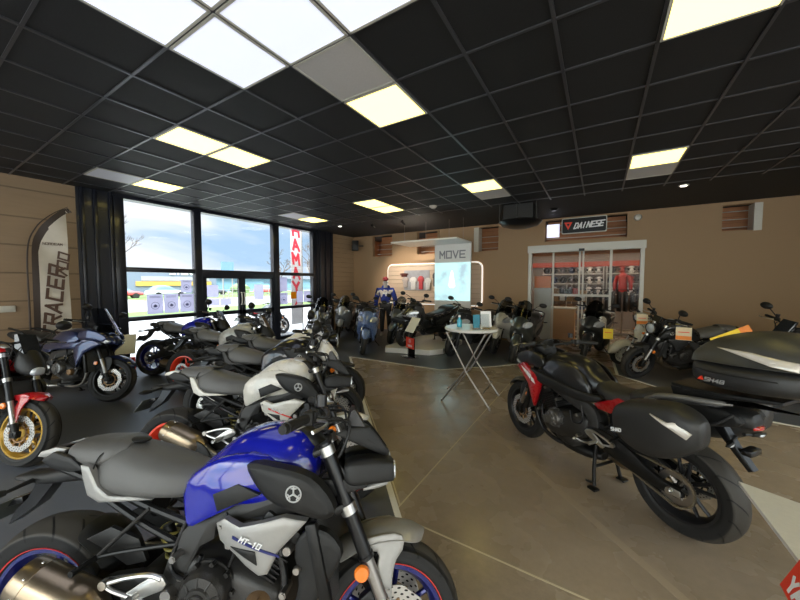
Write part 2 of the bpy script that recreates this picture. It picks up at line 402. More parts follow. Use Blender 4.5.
def fork(root, S, top, bot, yo=.105, r_up=.027, r_lo=.0235, split=.5, lower=CHR, upper=BLK2, ring=None, caliper=True, upside=True):
    """two legs from top (x,z) to axle (x,z)"""
    T = Vector((top[0], 0, top[1])); B = Vector((bot[0], 0, bot[1]))
    for s in (-1, 1):
        y = Vector((0, s*yo, 0)); m = T.lerp(B, split)+y; b = MB()
        b.cyl(T+y, m, r_up, n=18)
        b.cyl(m+(T-B).normalized()*.008, m-(T-B).normalized()*.006, r_up+.003, n=18)
        o = b.build('fork_leg', upper, root, S)
        c = MB(); c.cyl(m, B+y+(T-B).normalized()*.05, r_lo, n=18); c.build('fork_slider', lower, o, S)
        e = MB(); e.cyl(B+y+(T-B).normalized()*.09, B+y, r_lo+.005, r_lo+.001, n=14); e.box(B+y+Vector((0, 0, -.005)), (.07, .05, .06), ch=.012); e.cyl(B+Vector((0, s*(yo+.03), 0)), B+Vector((0, s*(yo-.03), 0)), .014, n=12)
        e.build('axle_clamp', ENG, o, S)
        if ring is not None:
            for q in (.04, .35):
                g = MB(); p = T.lerp(B, q)+y; d = (T-B).normalized(); g.cyl(p+d*.018, p-d*.018, r_up+.005, n=20); g.build('clamp_ring', ring, o, S)
        if caliper:
            k = MB(); p = B+Vector((-.085, s*(yo-.035), .085)); k.box(p, (.06, .04, .12), Matrix.Rotation(R(-35), 4, 'Y'), ch=.01)
            for q in (-.03, .0, .03): k.cyl(p+Vector((q*.55, s*.018, q)), p+Vector((q*.55, s*.028, q)), .012, n=12)
            k.build('brake_caliper', ENG, o, S)
    b = MB(); d = (T-B).normalized()
    for q, th in ((.04, .026), (.34, .032)):
        p = T.lerp(B, q)-Vector((.02, 0, 0)); b.box(p, (.07, 2*yo+.05, th), Matrix.Rotation(math.atan2(-(B-T).x, -(B-T).z)+PI*0, 4, 'Y'), ch=.008)
    b.build('triple_clamp', ENG, root, S)
def bars(root, S, c, half=.38, rise=.03, back=.10, bar_m=BLK2, guard=None, mirrors=True, mir=(.02, .24, .20), res=True, levers=True):
    """handlebar: centre (x,z)"""
    x, z = c; b = MB()
    P = [(x-back, -half, z+rise), (x-back*.55, -half+.13, z+rise+.005), (x, -.12, z+.01), (x+.01, 0, z), (x, .12, z+.01), (x-back*.55, half-.13, z+rise+.005), (x-back, half, z+rise)]
    b.tube(P, .0115, n=10); h = b.build('handlebar', bar_m, root, S)
    for s in (-1, 1):
        e0 = Vector((x-back, s*half, z+rise)); e1 = Vector((x-back*.55, s*(half-.13), z+rise+.005)); d = (e0-e1).normalized()
        g = MB(); L = (e0-e1).length; g.lathe([(.012, 0), (.019, .0), (.0165, .01)]+[(.0165+(.0012 if i % 2 else 0), .01+i*(L-.01)/16) for i in range(1, 16)]+[(.019, L), (.012, L+.002)], e1, d, n=14)
        g.cyl(e0, e0+d*.022, .015, n=12); g.build('grip', RUB, h, S)
        k = MB(); k.box(e1-d*.02+Vector((0, 0, .0)), (.04, .05, .05), ch=.01); k.box(e1-d*.055, (.035, .03, .04), ch=.008); k.build('switch_cluster', BLK, h, S)
        if levers:
            v = MB(); q = e1-d*.015+Vector((.035, 0, -.008)); v.tube([q, q+Vector((.035, s*.03, 0)), q+Vector((.03, s*.10, -.004)), q+Vector((.0, s*.17, -.008))], [.008, .006, .005, .007], n=8, flat=.7)
            v.build('lever', ALU if True else BLK, h, S)
        if res and s < 0:
            r = MB(); p = e1-d*.06+Vector((.03, 0, .035)); r.cyl(p, p+Vector((0, 0, .035)), .02, n=16); r.cyl(p+Vector((0, 0, .033)), p+Vector((0, 0, .042)), .022, n=16); r.build('fluid_reservoir', BLK2, h, S)
        if mirrors:
            mirror_obj(root, S, e1-d*.03+Vector((.0, 0, .02)), (x+mir[0], s*(half-.13+mir[1]-.16), z+mir[2]))
        if guard is not None:
            w = MB(); w.tube([e0+d*.01, e0+Vector((.09, 0, -.0)), e1+Vector((.14, 0, 0)), e1+Vector((.05, -s*.04, 0))], [.02, .045, .05, .02], n=10, flat=.35); w.build('hand_guard', guard, h, S)
    # clamps and wiring loom
    w = MB()
    for s in (-1, 1):
        w.box((x, s*.04, z-.02), (.035, .025, .05), ch=.006)
        w.tube([(x-.03, s*.20, z+.01), (x+.07, s*.16, z+.02), (x+.09, s*.07, z-.08), (x+.03, s*.05, z-.2)], .005, n=6)
        w.tube([(x-.03, s*.19, z+.0), (x+.10, s*.12, z-.0), (x+.07, s*.1, z-.13), (x-.02, s*.08, z-.22)], .006, n=6)
    w.build('cables', BLK, root, S)
    return h
def engine(root, c=(.82, .44), sc=1., cover=GUN, cyl_m=ENG, pipes=True, exhaust='right_high', sil_m=TIT, bikes_detail=True):
    cx, cz = c; b = MB()
    b.hull([(cx-.26, cz+.02, .09, .06, .06, 3, 1), (cx-.22, cz+.02, .15, .12, .10, 4, .9), (cx-.05, cz, .18, .13, .14, 4, .9), (cx+.14, cz-.02, .18, .10, .13, 4, .95), (cx+.22, cz-.03, .14, .06, .08, 3, 1)], k=3)
    b.hull([(cx-.16, cz-.13, .06, .03, .05, 3, 1), (cx-.1, cz-.14, .12, .06, .08, 3.5, 1), (cx+.08, cz-.13, .12, .06, .07, 3.5, 1), (cx+.14, cz-.1, .06, .03, .04, 3, 1)], k=2)
    eo = b.build('engine', GUN, root)
    rot = Matrix.Rotation(R(32), 4, 'Y'); d = rot @ Vector((0, 0, 1))
    q = MB(); p = Vector((cx+.10, 0, cz+.08)); q.box(p+d*.07, (.15, .30, .14), rot, ch=.01)
    for i in range(6): q.box(p+d*(.02+.018*i), (.168, .315, .006), rot)
    q.box(p+d*.18, (.17, .33, .09), rot, ch=.02); q.build('cylinder_block', cyl_m, eo)
    for s in (-1, 1):
        k = MB(); x0 = cx-(.06 if s < 0 else -.04); r = .088 if s < 0 else .075; y = s*.165; zc = cz+.03
        k.lathe([(.0001, s*.075), (r*.5, s*.073), (r*.56, s*.066), (r*.86, s*.060), (r*.93, s*.05), (r, s*.04), (r*1.02, 0), (r*1.12, 0), (r*1.12, -s*.01)], (x0, y, zc), n=40)
        k.lathe([(.0001, s*.083), (r*.34, s*.081), (r*.38, s*.072)], (x0, y, zc), n=24)
        for i in range(9):
            a = 2*PI*i/9; k.cyl((x0+math.cos(a)*r*1.07, y+s*.0, zc+math.sin(a)*r*1.07), (x0+math.cos(a)*r*1.07, y+s*.022, zc+math.sin(a)*r*1.07), .009, n=8)
            e = Vector((math.cos(a+.3), 0, math.sin(a+.3)))
            k.cyl(Vector((x0, y+s*.068, zc))+e*r*.55, Vector((x0, y+s*.058, zc))+e*r*.88, .004, n=6)
        k.build('clutch_cover' if s < 0 else 'alternator_cover', cover, eo)
        k = MB(); k.lathe([(.0001, s*.05), (.035, s*.048), (.045, s*.03), (.048, -s*.02)], (cx+.13, y-s*.01, cz-.01), n=24)
        for i in range(5): a = 2*PI*i/5; k.cyl((cx+.13+.038*math.cos(a), y, cz-.01+.038*math.sin(a)), (cx+.13+.038*math.cos(a), y+s*.045, cz-.01+.038*math.sin(a)), .005, n=6)
        k.build('crank_cover', BRNZ if s < 0 else cover, eo)
        h = MB(); h.tube([(cx+.18, s*.14, cz+.2), (cx+.22, s*.15, cz+.06), (cx+.2, s*.16, cz-.04)], .014, n=10)
        h.tube([(cx-.18, s*.13, cz+.26), (cx-.22, s*.16, cz+.1), (cx-.14, s*.17, cz+.06), (cx-.1, s*.16, cz+.14)], .008, n=8)
        h.tube([(cx-.02, s*.15, cz+.29), (cx+.04, s*.18, cz+.2), (cx+.02, s*.18, cz+.12)], .006, n=8)
        h.build('hose', BLK2, eo)
        for (px, pz) in ((cx-.2, cz-.03), (cx-.19, cz+.14), (cx+.23, cz+.04), (cx+.02, cz+.2), (cx+.15, cz+.27)):
            t = MB(); t.cyl((px, s*.13, pz), (px, s*.195, pz), .014, n=6); t.cyl((px, s*.19, pz), (px, s*.2, pz), .009, n=12); t.build('bolt', STL, eo)
    if pipes:
        for i, y in enumerate((-.12, -.04, .04, .12)):
            k = MB(); k.tube([(cx+.24, y, cz+.19), (cx+.31, y*1.1, cz+.10), (cx+.32, y, cz-.04), (cx+.25, y*.9, cz-.17), (cx+.10, y*.8, cz-.22), (cx-.05, y*.6-.02, cz-.22)], .019, n=10)
            k.build('exhaust_header', TIT if sil_m is TIT else (BLK2 if sil_m is BLK2 else STL), root)
    k = MB(); k.hull([(cx-.30, cz-.2, .04, .03, .03, 2.4, 1), (cx-.2, cz-.2, .10, .05, .05, 2.6, 1), (cx, cz-.21, .11, .05, .05, 2.6, 1), (cx+.08, cz-.21, .07, .04, .04, 2.4, 1)], k=2)
    k.build('exhaust_collector', ENG, root)
    # radiator
    k = MB(); rr = Matrix.Rotation(R(-14), 4, 'Y'); k.box((cx+.36, 0, cz+.14), (.035, .34, .30), rr, ch=.008); ra = k.build('radiator', fins_mat(), root)
    for s in (-1, 1): k = MB(); k.box((cx+.36, s*.185, cz+.14), (.045, .035, .31), rr, ch=.012); k.build('radiator_tank', ENG, ra)
def silencer(root, p0, p1, r, m, cap=BLK2, oval=1.35, inlet=None, y=None):
    p0 = Vector(p0); p1 = Vector(p1); d = (p0-p1).normalized(); L = (p0-p1).length
    b = MB(); b.lathe([(r*.55, -.05), (r*.72, -.02), (r*.92, .01), (r, .03), (r, L*.45), (r*1.0, L*.78)], p1, d, n=36)
    u = d.orthogonal()
    o = b.build('silencer', m, root)
    e = MB(); e.lathe([(r*1.0, L*.78), (r*1.02, L*.785), (r*1.0, L*.80), (r*.95, L*.95), (r*.85, L), (r*.6, L+.004), (r*.55, L-.02), (r*.2, L-.02)], p1, d, n=36); e.build('silencer_tip', cap, o)
    g = MB()
    for i in range(8):
        a = 2*PI*i/8; uu = (Vector((0, 1, 0))-d*d.y).normalized(); w = d.cross(uu); q = p1+d*L*.84+(uu*math.cos(a)+w*math.sin(a))*r*.965
        g.sphere(q, .005, 8, 5)
    g.build('rivets', CHR, o)
    if inlet:
        k = MB(); k.tube([p1, *inlet], [r*.62]+[.026]*len(inlet), n=14); k.build('link_pipe', STL, o)
    return o
def chain(root, yc, front, fr, rear, rr_):
    """chain loop as one row of links"""
    fx, fz = front; rx, rz = rear; P = []
    N = 16
    for i in range(N+1): a = R(90+180*i/N); P.append((rx+rr_*math.cos(a), rz+rr_*math.sin(a)))
    for i in range(N+1): a = R(-90+180*i/N); P.append((fx+fr*math.cos(a), fz+fr*math.sin(a)))
    P.append(P[0]); L = [0]
    for a, b in zip(P, P[1:]): L.append(L[-1]+math.hypot(b[0]-a[0], b[1]-a[1]))
    n = int(L[-1]/.0159); m = MB(); j = 0
    for i in range(n):
        s = L[-1]*i/n
        while L[j+1] < s: j += 1
        t = (s-L[j])/(L[j+1]-L[j]); x = P[j][0]*(1-t)+P[j+1][0]*t; z = P[j][1]*(1-t)+P[j+1][1]*t
        an = math.atan2(P[j+1][1]-P[j][1], P[j+1][0]-P[j][0])
        m.box((x, yc, z), (.0150, .018 if i % 2 else .012, .012 if i % 2 else .015), Matrix.Rotation(-an, 4, 'Y'))
    m.build('drive_chain', CHAIN, root, smooth=False)
def swingarm(root, piv, ax, yo=.115, m=ENG, deep=.0):
    px, pz = piv; x0, z0 = ax
    for s in (-1, 1):
        b = MB()
        b.panel([(x0-.06, z0+.02), (x0-.07, z0-.025), (x0+.10, z0-.035), (px-.25, pz-.10-deep), (px-.05, pz-.07), (px+.03, pz-.03), (px+.03, pz+.05), (px-.08, pz+.07), (px-.28, pz+.035), (x0+.12, z0+.045)], s*yo, .034, s, .007, rd=1)
        o = b.build('swingarm_leg', m, root)
        k = MB(); k.box((x0-.03, s*(yo+.036), z0), (.06, .006, .045), ch=.004); k.cyl((x0, s*(yo+.03), z0), (x0, s*(yo+.055), z0), .021, n=6); k.cyl((x0, s*(yo+.05), z0), (x0, s*(yo+.065), z0), .013, n=12)
        k.build('axle_nut', ALU, o)
    b = MB(); b.box((px-.09, 0, pz-.01), (.12, 2*yo+.02, .10), ch=.02); b.build('swingarm_bridge', m, root)
def rearset(root, x, z, m=ALU, y=.19, two=True):
    for s in (-1, 1):
        b = MB(); yy = s*y
        b.panel([(x+.08, z+.07), (x+.12, z+.02), (x+.02, z-.02), (x-.04, z-.05), (x-.07, z-.02), (x-.03, z+.0), (x+.01, z+.03)], yy-s*.01, .012, s, .003, rd=1)
        b.tube([(x-.13, yy, z+.02), (x-.05, yy, z+.045), (x+.04, yy, z+.06), (x+.09, yy, z+.05)], .009, n=8)
        b.tube([(x-.13, yy, z+.02), (x-.10, yy, z-.0), (x-.02, yy, z-.02)], .008, n=8)
        b.cyl((x-.13, yy-s*.008, z+.02), (x-.13, yy+s*.012, z+.02), .016, n=14)
        o = b.build('footrest_bracket', m, root)
        k = MB(); k.tube([(x, yy, z-.01), (x-.005, yy+s*.09, z-.01)], .011, n=10, k=1); k.box((x-.003, yy+s*.05, z-.006), (.03, .07, .012), ch=.003); k.build('footrest', m, o)
        k = MB(); k.tube([(x+.0, yy, z-.02), (x+.10, yy+s*.01, z-.06), (x+.16, yy+s*.03, z-.05)], .007, n=8); k.sphere((x+.165, yy+s*.045, z-.05), (.012, .02, .012), 10, 6); k.build('foot_lever', m, o)
def side_stand(root, x, z, lean, two=False):
    if two:
        b = MB()
        for s in (-1, 1):
            b.tube([(x, s*.10, z), (x-.01, s*.13, z*.45), (x-.03, s*.15, .03)], .014, n=10); b.box((x-.035, s*.165, .012), (.07, .06, .016), ch=.006)
        b.cyl((x-.008, -.12, z*.5), (x-.008, .12, z*.5), .012); b.tube([(x-.02, .15, .05), (x+.0, .2, .07), (x-.09, .23, .10)], .008, n=8)
        b.build('centre_stand', ENG, root)
    else:
        # foot reaches the floor on the left of the leaning bike
        L = R(lean); fy = .30; fz = fy*math.tan(L)+.008
        b = MB(); b.tube([(x, .13, z), (x-.03, .2, z*.55), (x-.06, fy, fz+.012)], .012, n=10); b.box((x-.065, fy+.005, fz+.004), (.06, .05, .012), Matrix.Rotation(L, 4, 'X'), ch=.003); b.build('side_stand', ENG, root)
def indicator(root, p, s, S=None, L=.09):
    b = MB(); p = Vector(p); e = p+Vector((-.01, s*L, -.012)); b.tube([p, e], [.010, .007], n=8, k=1); b.tube([e-Vector((0, s*.005, 0)), e+Vector((-.015, s*.04, .0)), e+Vector((-.02, s*.085, 0))], [.012, .018, .006], n=10, flat=.8)
    o = b.build('indicator', BLK, root, S)
    k = MB(); k.sphere(e+Vector((-.02, s*.045, 0)), (.012, .03, .013), 12, 8); k.build('indicator_lens', LENS, o, S)
def headlamp_round(root, S, c, r=.085):
    x, z = c; b = MB(); b.lathe([(.0001, -.12), (r*.5, -.115), (r*.85, -.07), (r, -.0), (r*1.03, .01), (r*.97, .02)], (x, 0, z), (1, 0, 0), n=36); o = b.build('headlight', BLK2, root, S)
    b = MB(); b.lathe([(r*.98, .016), (r*1.04, .016), (r*1.04, .026), (r*.98, .028)], (x, 0, z), (1, 0, 0), n=36, closed=True); b.build('headlight_rim', CHR, o, S)
    b = MB(); b.lathe([(r*.97, .014), (r*.7, .028), (r*.3, .036), (.0001, .038)], (x, 0, z), (1, 0, 0), n=30); b.build('headlight_lens', LENS, o, S)

def naked(label, pos, head, lean=8, steer=12, tank_m=None, rim_m=None, panel_m=SILV, tail_m=SILV, seat_m=SEATG, intake_m=BLK, sil_m=TIT, fender_m=SILV, stripe=None,
          texts=(), name='motorcycle', group=None, lamp='twin', frame_m=DGR, mirrors=True, fine=True, mask_m=BLK, wb=1.41, exhaust='side', bar_z=1.08, tail_up=0., seat_high=0., flash=None):
    a = R(head); root = thing(name, label, 'motorcycle', (pos[0], pos[1], 0), (-R(lean), 0, a), group)
    S = steer_matrix(1.20, .78, 23.8, steer)
    fw = wheel('front_wheel', root, wb, .30, .30, .12, rim_m, 5, (-.062, .062), .155, None, S=S, rr=.212, side_stripe=stripe)
    rw = wheel('rear_wheel', root, 0, .32, .32, .185, rim_m, 5, (-.10,), .11, True, rr=.216, side_stripe=stripe)
    swingarm(root, (.58, .46), (0, .32)); chain(root, .105, (.60, .46), .035, (0, .32), .112)
    engine(root, (.82, .47))
    # frame spars
    sp = [(.66, .71), (.73, .73), (.80, .77), (.94, .83), (1.03, .83), (1.12, .90), (1.15, .86), (1.08, .77), (.91, .745), (.84, .715), (.76, .705), (.755, .66), (.70, .63), (.67, .57), (.67, .47), (.62, .38), (.56, .40), (.56, .52), (.59, .61), (.63, .68)]
    for s in (-1, 1):
        b = MB(); b.panel(sp, s*.105, .045, s, .008); b.build('frame_spar', frame_m, root)
        b = MB(); b.tube([(.64, s*.10, .68), (.45, s*.10, .74), (.25, s*.08, .80), (-.02, s*.05, .86)], .014, n=8); b.tube([(.60, s*.10, .60), (.42, s*.10, .68), (.2, s*.08, .78)], .013, n=8)
        b.build('subframe_rail', ENG, root)
        # passenger peg hanger
        b = MB(); b.tube([(.60, s*.12, .62), (.40, s*.15, .60), (.30, s*.16, .58)], .008, n=8); b.tube([(.46, s*.11, .74), (.38, s*.14, .66), (.30, s*.16, .58)], .008, n=8)
        b.tube([(.30, s*.16, .58), (.295, s*.25, .58)], .011, n=8, k=1); b.build('passenger_footrest', ENG, root)
        b = MB(); b.box((.635, s*.14, .52), (.03, .03, .03), ch=.006); b.lathe([(.0001, s*.03), (.02, s*.03), (.024, s*.02), (.024, 0)], (.60, s*.15, .47), n=16); b.build('pivot_bolt', STL, root)
    rearset(root, .50, .49)
    side_stand(root, .52, .36, lean)
    # shock
    b = MB(); b.cyl((.46, 0, .62), (.53, 0, .42), .022); b.build('shock_absorber', ENG, root)
    b = MB(); b.tube([(.46+.07*t/40-.0+.034*math.cos(t), .034*math.sin(t), .62-.2*t/40) for t in range(0, 41)], .006, n=6, k=2); b.build('shock_spring', mat('spring_paint', (.35, .30, .08), .35), root)
    # hugger, plate holder, tail
    b = MB(); b.arc((0, 0, .32), .345, .10, 28, 66, drop=.03, th=.006); b.panel([(.20, .61), (.30, .66), (.42, .62), (.46, .54), (.38, .52), (.27, .58)], .09, .02, 1, .004); b.panel([(.20, .61), (.30, .66), (.42, .62), (.46, .54), (.38, .52), (.27, .58)], -.09, .02, -1, .004)
    b.build('rear_hugger', BLK, root)
    # tank
    t = MB()
    t.hull([(.585, .85, .06, .01, .06, 2.2, .9), (.62, .85, .105, .03, .09, 2.6, .85), (.70, .865, .145, .085, .11, 2.8, .75), (.80, .88, .178, .145, .13, 2.8, .70), (.90, .89, .19, .165, .13, 2.8, .68), (1.0, .90, .18, .15, .11, 2.8, .66), (1.07, .905, .14, .12, .09, 2.6, .7), (1.125, .90, .08, .06, .06, 2.3, .8)], n=32, k=5)
    to = t.build('fuel_tank', tank_m, root, angle=60)
    for s in (-1, 1):
        b = MB(); bow = lambda x, z: .045*math.sin(min(1, max(0, (x-.6)/.42))*PI)**.7-.25*max(0, z-.88)
        b.panel([(.625, .85), (.645, .73), (.67, .71), (.73, .745), (.79, .775), (.90, .83), (1.0, .86), (1.02, .93), (.93, .985), (.80, .975), (.70, .93)], s*.118, .03, s, .012, rd=1, yf=bow); b.build('tank_side_panel', tank_m, to, angle=50)
        b = MB(); b.panel([(.77, .845), (.865, .885), (.95, .85), (.79, .785)], s*.172, .024, s, .006); b.build('tank_pad', BLK, to)
        if flash is not None:
            b = MB(); b.panel([(.72, .86), (.80, .90), (.86, .93), (1.02, .95), (1.05, .925), (.90, .90), (.99, .88), (.80, .87)], s*.165, .03, s, .002); b.build('red_flash', flash, to)
        # intake scoop
        b = MB(); ib = lambda x, z: .03*math.sin(min(1, max(0, (x-.88)/.36))*PI)
        b.panel([(.885, .95), (.92, .965), (1.01, .96), (1.10, .945), (1.16, .915), (1.215, .845), (1.235, .79), (1.19, .775), (1.10, .805), (1.0, .835), (.94, .88)], s*.14, .055, s, .018, rd=1, yf=ib); io = b.build('air_scoop', intake_m, root, angle=45)
        b = MB(); yy = s*.2265
        b.lathe([(.024, 0), (.027, s*.0025), (.030, 0)], (1.09, yy, .875), n=28, cap=False)
        for k in range(3):
            an = R(90+120*k); ca, sa = math.cos(an), math.sin(an)
            b.tube([(1.09-ca*.004, yy, .875-sa*.004), (1.09+ca*.026, yy+s*.001, .875+sa*.026)], .0032, n=6, k=1)
            for w in (-.5, .5): b.tube([(1.09+ca*.018, yy, .875+sa*.018), (1.09+math.cos(an+w)*.022, yy, .875+math.sin(an+w)*.022)], .0022, n=5, k=1)
        b.build('tuning_fork_emblem', mat('emblem_grey', (.5, .5, .5), .45, .3), io)
        # lower side cover
        b = MB(); lb = lambda x, z: .025*math.sin(min(1, max(0, (x-.79)/.34))*PI)
        b.panel([(.79, .745), (.825, .765), (.89, .745), (1.05, .785), (1.13, .765), (1.035, .67), (1.0, .595), (.97, .59), (.92, .62), (.88, .65), (.81, .69)], s*.165, .03, s, .006, yf=lb); so = b.build('side_cover', panel_m, root, angle=40)
        b = MB(); b.panel([(.86, .68), (.955, .672), (.965, .628)], s*.196, .004, s, .001, yf=lb); b.build('cover_vent', ENG, so)
        b = MB(); b.lathe([(.0001, s*.008), (.007, s*.008), (.008, 0)], (.81, s*.197, .735), n=12); b.build('bolt', STL, so)
        if texts:
            b = MB(); b.panel([(.865, .717), (.865, .707), (1.045, .652), (1.04, .662)], s*.1965, .002, s, 0, yf=lb, cuts=3); b.build('stripe_decal', texts[1], so)
            xd = Vector((.95, 0, -.29)) if s < 0 else Vector((-.95, 0, .29)); 
            T = text_mb(texts[0], .018, (.935, s*.2235, .702), xd, Vector((.29, 0, .95)), .001, .3, 1.3); T.build('lettering', WHITE if texts[1] is not WHITE else BLK, so, smooth=False)
        # radiator shroud
        b = MB(); b.panel([(1.08, .66), (1.11, .72), (1.16, .74), (1.22, .72), (1.265, .66), (1.24, .60), (1.19, .52), (1.13, .44), (1.09, .46), (1.11, .56)], s*.155, .035, s, .01, rd=1, yf=lambda x, z: .0); b.build('radiator_shroud', BLK, root)
        b = MB(); b.lathe([(.0001, s*.014), (.011, s*.014), (.014, s*.01), (.014, 0)], (1.10, s*.19, .60), n=20); b.lathe([(.0001, s*.045), (.015, s*.045), (.018, s*.035), (.018, 0)], (1.06, s*.15, .66), n=20); b.build('hose_fitting', STL, root)
    b = MB(); b.lathe([(.0001, .012), (.035, .012), (.045, .006), (.05, 0), (.05, -.015)], (1.0, 0, 1.052), (.12, 0, 1), n=32); b.build('fuel_cap', SILV if fine else ENG, to)
    b = MB(); b.hull([(1.03, 1.03, .05, .02, .03, 2.5, .8), (1.09, 1.0, .055, .03, .05, 2.5, .8), (1.14, .96, .04, .03, .05, 2.5, .8)], k=3); b.build('ignition_cover', BLK, root)
    # seat
    b = MB(); b.hull([(.20, .885, .10, .045, .06, 2.6, .8), (.235, .87, .13, .085, .085, 2.8, .72), (.30, .86, .145, .098, .09, 2.8, .72), (.40, .84, .15, .095, .075, 2.8, .75), (.50, .825, .135, .085, .06, 2.8, .78), (.58, .82, .105, .075, .06, 2.6, .75), (.645, .83, .08, .05, .05, 2.4, .7)], n=32, k=5)
    so = b.build('rider_seat', seat_m, root, angle=60)
    b = MB(); b.tube([(.212, -.118, .885), (.228, -.108, .935), (.25, -.06, .958), (.255, 0, .963), (.25, .06, .958), (.228, .108, .935), (.212, .118, .885)], .003, n=6); b.build('seat_piping', BLK, so)
    b = MB(); b.hull([(.03, .925, .05, .02, .02, 2.3, .9), (.05, .925, .085, .04, .035, 2.8, .8), (.12, .925, .112, .052, .045, 2.8, .76), (.20, .925, .122, .056, .045, 2.8, .75), (.255, .935, .115, .048, .04, 2.8, .75), (.30, .95, .07, .02, .03, 2.5, .8)], n=28, k=5)
    b.build('pillion_seat', seat_m, root, angle=60)
    b = MB(); b.sphere((.30, 0, .968), (.05, .035, .012)); b.build('seat_strap', BLK, root)
    for s in (-1, 1):
        b = MB(); b.panel([(.17, .905), (.205, .90), (.25, .825), (.30, .79), (.40, .785), (.47, .775), (.26, .765), (.21, .79), (.185, .85)], s*.105, .03, s, .006, yf=lambda x, z: -.1*max(0, x-.3)); b.build('tail_panel', tail_m, root)
        b = MB(); b.panel([(-.05, .90), (.0, .935), (.10, .92), (.17, .88), (.10, .865), (.0, .87)], s*.075, .02, s, .005, yf=lambda x, z: .15*max(0, x)); b.build('tail_side', BLK, root)
        b = MB(); b.panel([(-.1, .905), (-.085, .925), (-.02, .945), (.03, .94), (.0, .90)], s*.05, .02, s, .006); b.build('grab_wing', tail_m, root)
        indicator(root, (-.13, s*.05, .80), s)
    b = MB(); b.hull([(-.11, .89, .035, .02, .02, 2.5, 1), (-.08, .90, .05, .03, .03, 3, 1), (-.01, .90, .06, .04, .04, 3, 1)], k=3); tl = b.build('tail_light', BLK2, root)
    b = MB(); b.hull([(-.118, .89, .025, .012, .012, 2.5, 1), (-.10, .893, .04, .018, .02, 3, 1)], k=2); b.build('tail_light_lens', REDL, tl)
    b = MB(); b.hull([(-.25, .79, .025, .01, .01, 2.5, 1), (-.19, .80, .05, .02, .015, 2.6, .7), (-.10, .80, .055, .03, .025, 2.8, .7), (0, .82, .06, .035, .035, 2.6, .8), (.12, .84, .06, .04, .05, 2.6, .8), (.3, .78, .07, .05, .06, 2.6, .9), (.42, .72, .06, .03, .06, 2.5, 1)], n=20, k=3); b.build('undertail', BLK, root)
    b = MB(); b.panel([(-.06, .78), (-.13, .685), (-.25, .60), (-.225, .66), (-.17, .715), (-.14, .78)], -.028, .056, 1, .004); b.box((-.245, 0, .69), (.09, .05, .025), Matrix.Rotation(R(-18), 4, 'Y'), ch=.004); ph = b.build('plate_holder', BLK2, root)
    b = MB(); b.box((-.285, 0, .655), (.006, .19, .12), Matrix.Rotation(R(38), 4, 'Y'), ch=.002); b.build('number_plate_panel', mat('plate_backing', (.05, .055, .045), .35), ph)
    # exhaust
    if exhaust == 'side':
        silencer(root, (.075, -.215, .535), (.33, -.20, .43), .078, sil_m, cap=sil_m, inlet=[(.43, -.17, .36), (.52, -.10, .28), (.62, -.05, .25)])
        b = MB(); b.panel([(.30, .49), (.42, .44), (.47, .36), (.38, .33), (.28, .40)], -.24, .012, -1, .004, rd=1, yf=lambda x, z: .0); b.build('heat_shield', BLK, root)
    else:
        silencer(root, (.30, -.16, .25), (.52, -.12, .22), .07, sil_m, cap=sil_m)
    # fork, fender, lamp, bars
    fork(root, S, (1.135, 1.0), (wb+.02, .31), split=.60, lower=STL, ring=ALU)
    b = MB(); b.arc((wb, 0, .30), .355, .085, 128, 64, drop=.035, th=.005, ends=(.8, .3), n=26)
    b.build('front_fender', fender_m, root, S, angle=50)
    for s in (-1, 1):
        b = MB(); b.panel([(wb-.14, .62), (wb-.06, .64), (wb+.04, .645), (wb+.06, .60), (wb+.01, .54), (wb+.0, .44), (wb+.01, .36), (wb-.03, .36), (wb-.045, .46), (wb-.06, .52), (wb-.04, .585), (wb-.10, .59)], s*.068, .014, s, .004, rd=1, yf=lambda x, z: .035*max(0, (.62-z)/.26)); b.build('fender_brace', fender_m, root, S)
        b = MB(); b.lathe([(.0001, s*.014), (.024, s*.012), (.029, s*.004), (.029, 0)], (1.295, s*.135, .545), n=24); b.build('side_reflector', ORG, root, S)
        b = MB(); b.panel([(wb-.04, .42), (wb+.0, .42), (wb+.0, .40), (wb-.04, .40)], s*.122, .002, s, 0); b.lathe([(.0001, s*.006), (.006, s*.006), (.006, 0)], (wb-.012, s*.118, .47), n=10); b.lathe([(.0001, s*.006), (.006, s*.006), (.006, 0)], (wb-.012, s*.118, .44), n=10); b.build('bolt', STL, root, S)
    if lamp == 'twin':
        for s in (-1, 1):
            b = MB(); b.hull([(1.22, .885, .05, .035, .03, 4, .9), (1.25, .885, .062, .048, .045, 5, .9), (1.33, .888, .062, .050, .045, 5, .9), (1.40, .885, .055, .045, .038, 5, .95), (1.415, .884, .05, .04, .034, 5, .95)], y=s*.078, k=3); ho = b.build('headlight', BLK, root, S)
            b = MB(); b.hull([(1.405, .885, .045, .036, .030, 5, .95), (1.422, .885, .042, .033, .028, 5, .95)], y=s*.078, k=1); b.build('headlight_lens', LENS, ho, S)
            b = MB(); b.panel([(1.13, .87), (1.30, .86), (1.31, .835), (1.22, .81), (1.16, .81)], s*.10, .025, s, .005); b.build('headlight_bracket', BLK, root, S)
            b = MB(); b.panel([(1.18, 1.03), (1.23, 1.055), (1.32, 1.05), (1.36, 1.005), (1.405, .945), (1.385, .93), (1.27, .985)], s*.095, .016, s, .005, yf=lambda x, z: -.26*max(0, x-1.2)); b.build('cowl_panel', mask_m, root, S)
        b = MB(); b.hull([(1.20, 1.03, .09, .015, .03, 3, .8), (1.27, 1.03, .095, .03, .03, 3, .8), (1.33, 1.005, .085, .025, .04, 3, .8), (1.385, .95, .06, .015, .03, 3, .8)], k=4); b.build('headlight_cowl', mask_m, root, S)
        b = MB(); b.hull([(1.30, .80, .05, .01, .01, 3, 1), (1.36, .815, .06, .02, .015, 3, 1), (1.40, .82, .05, .01, .01, 3, 1)], k=3); b.build('headlight_chin', SILV, root, S)
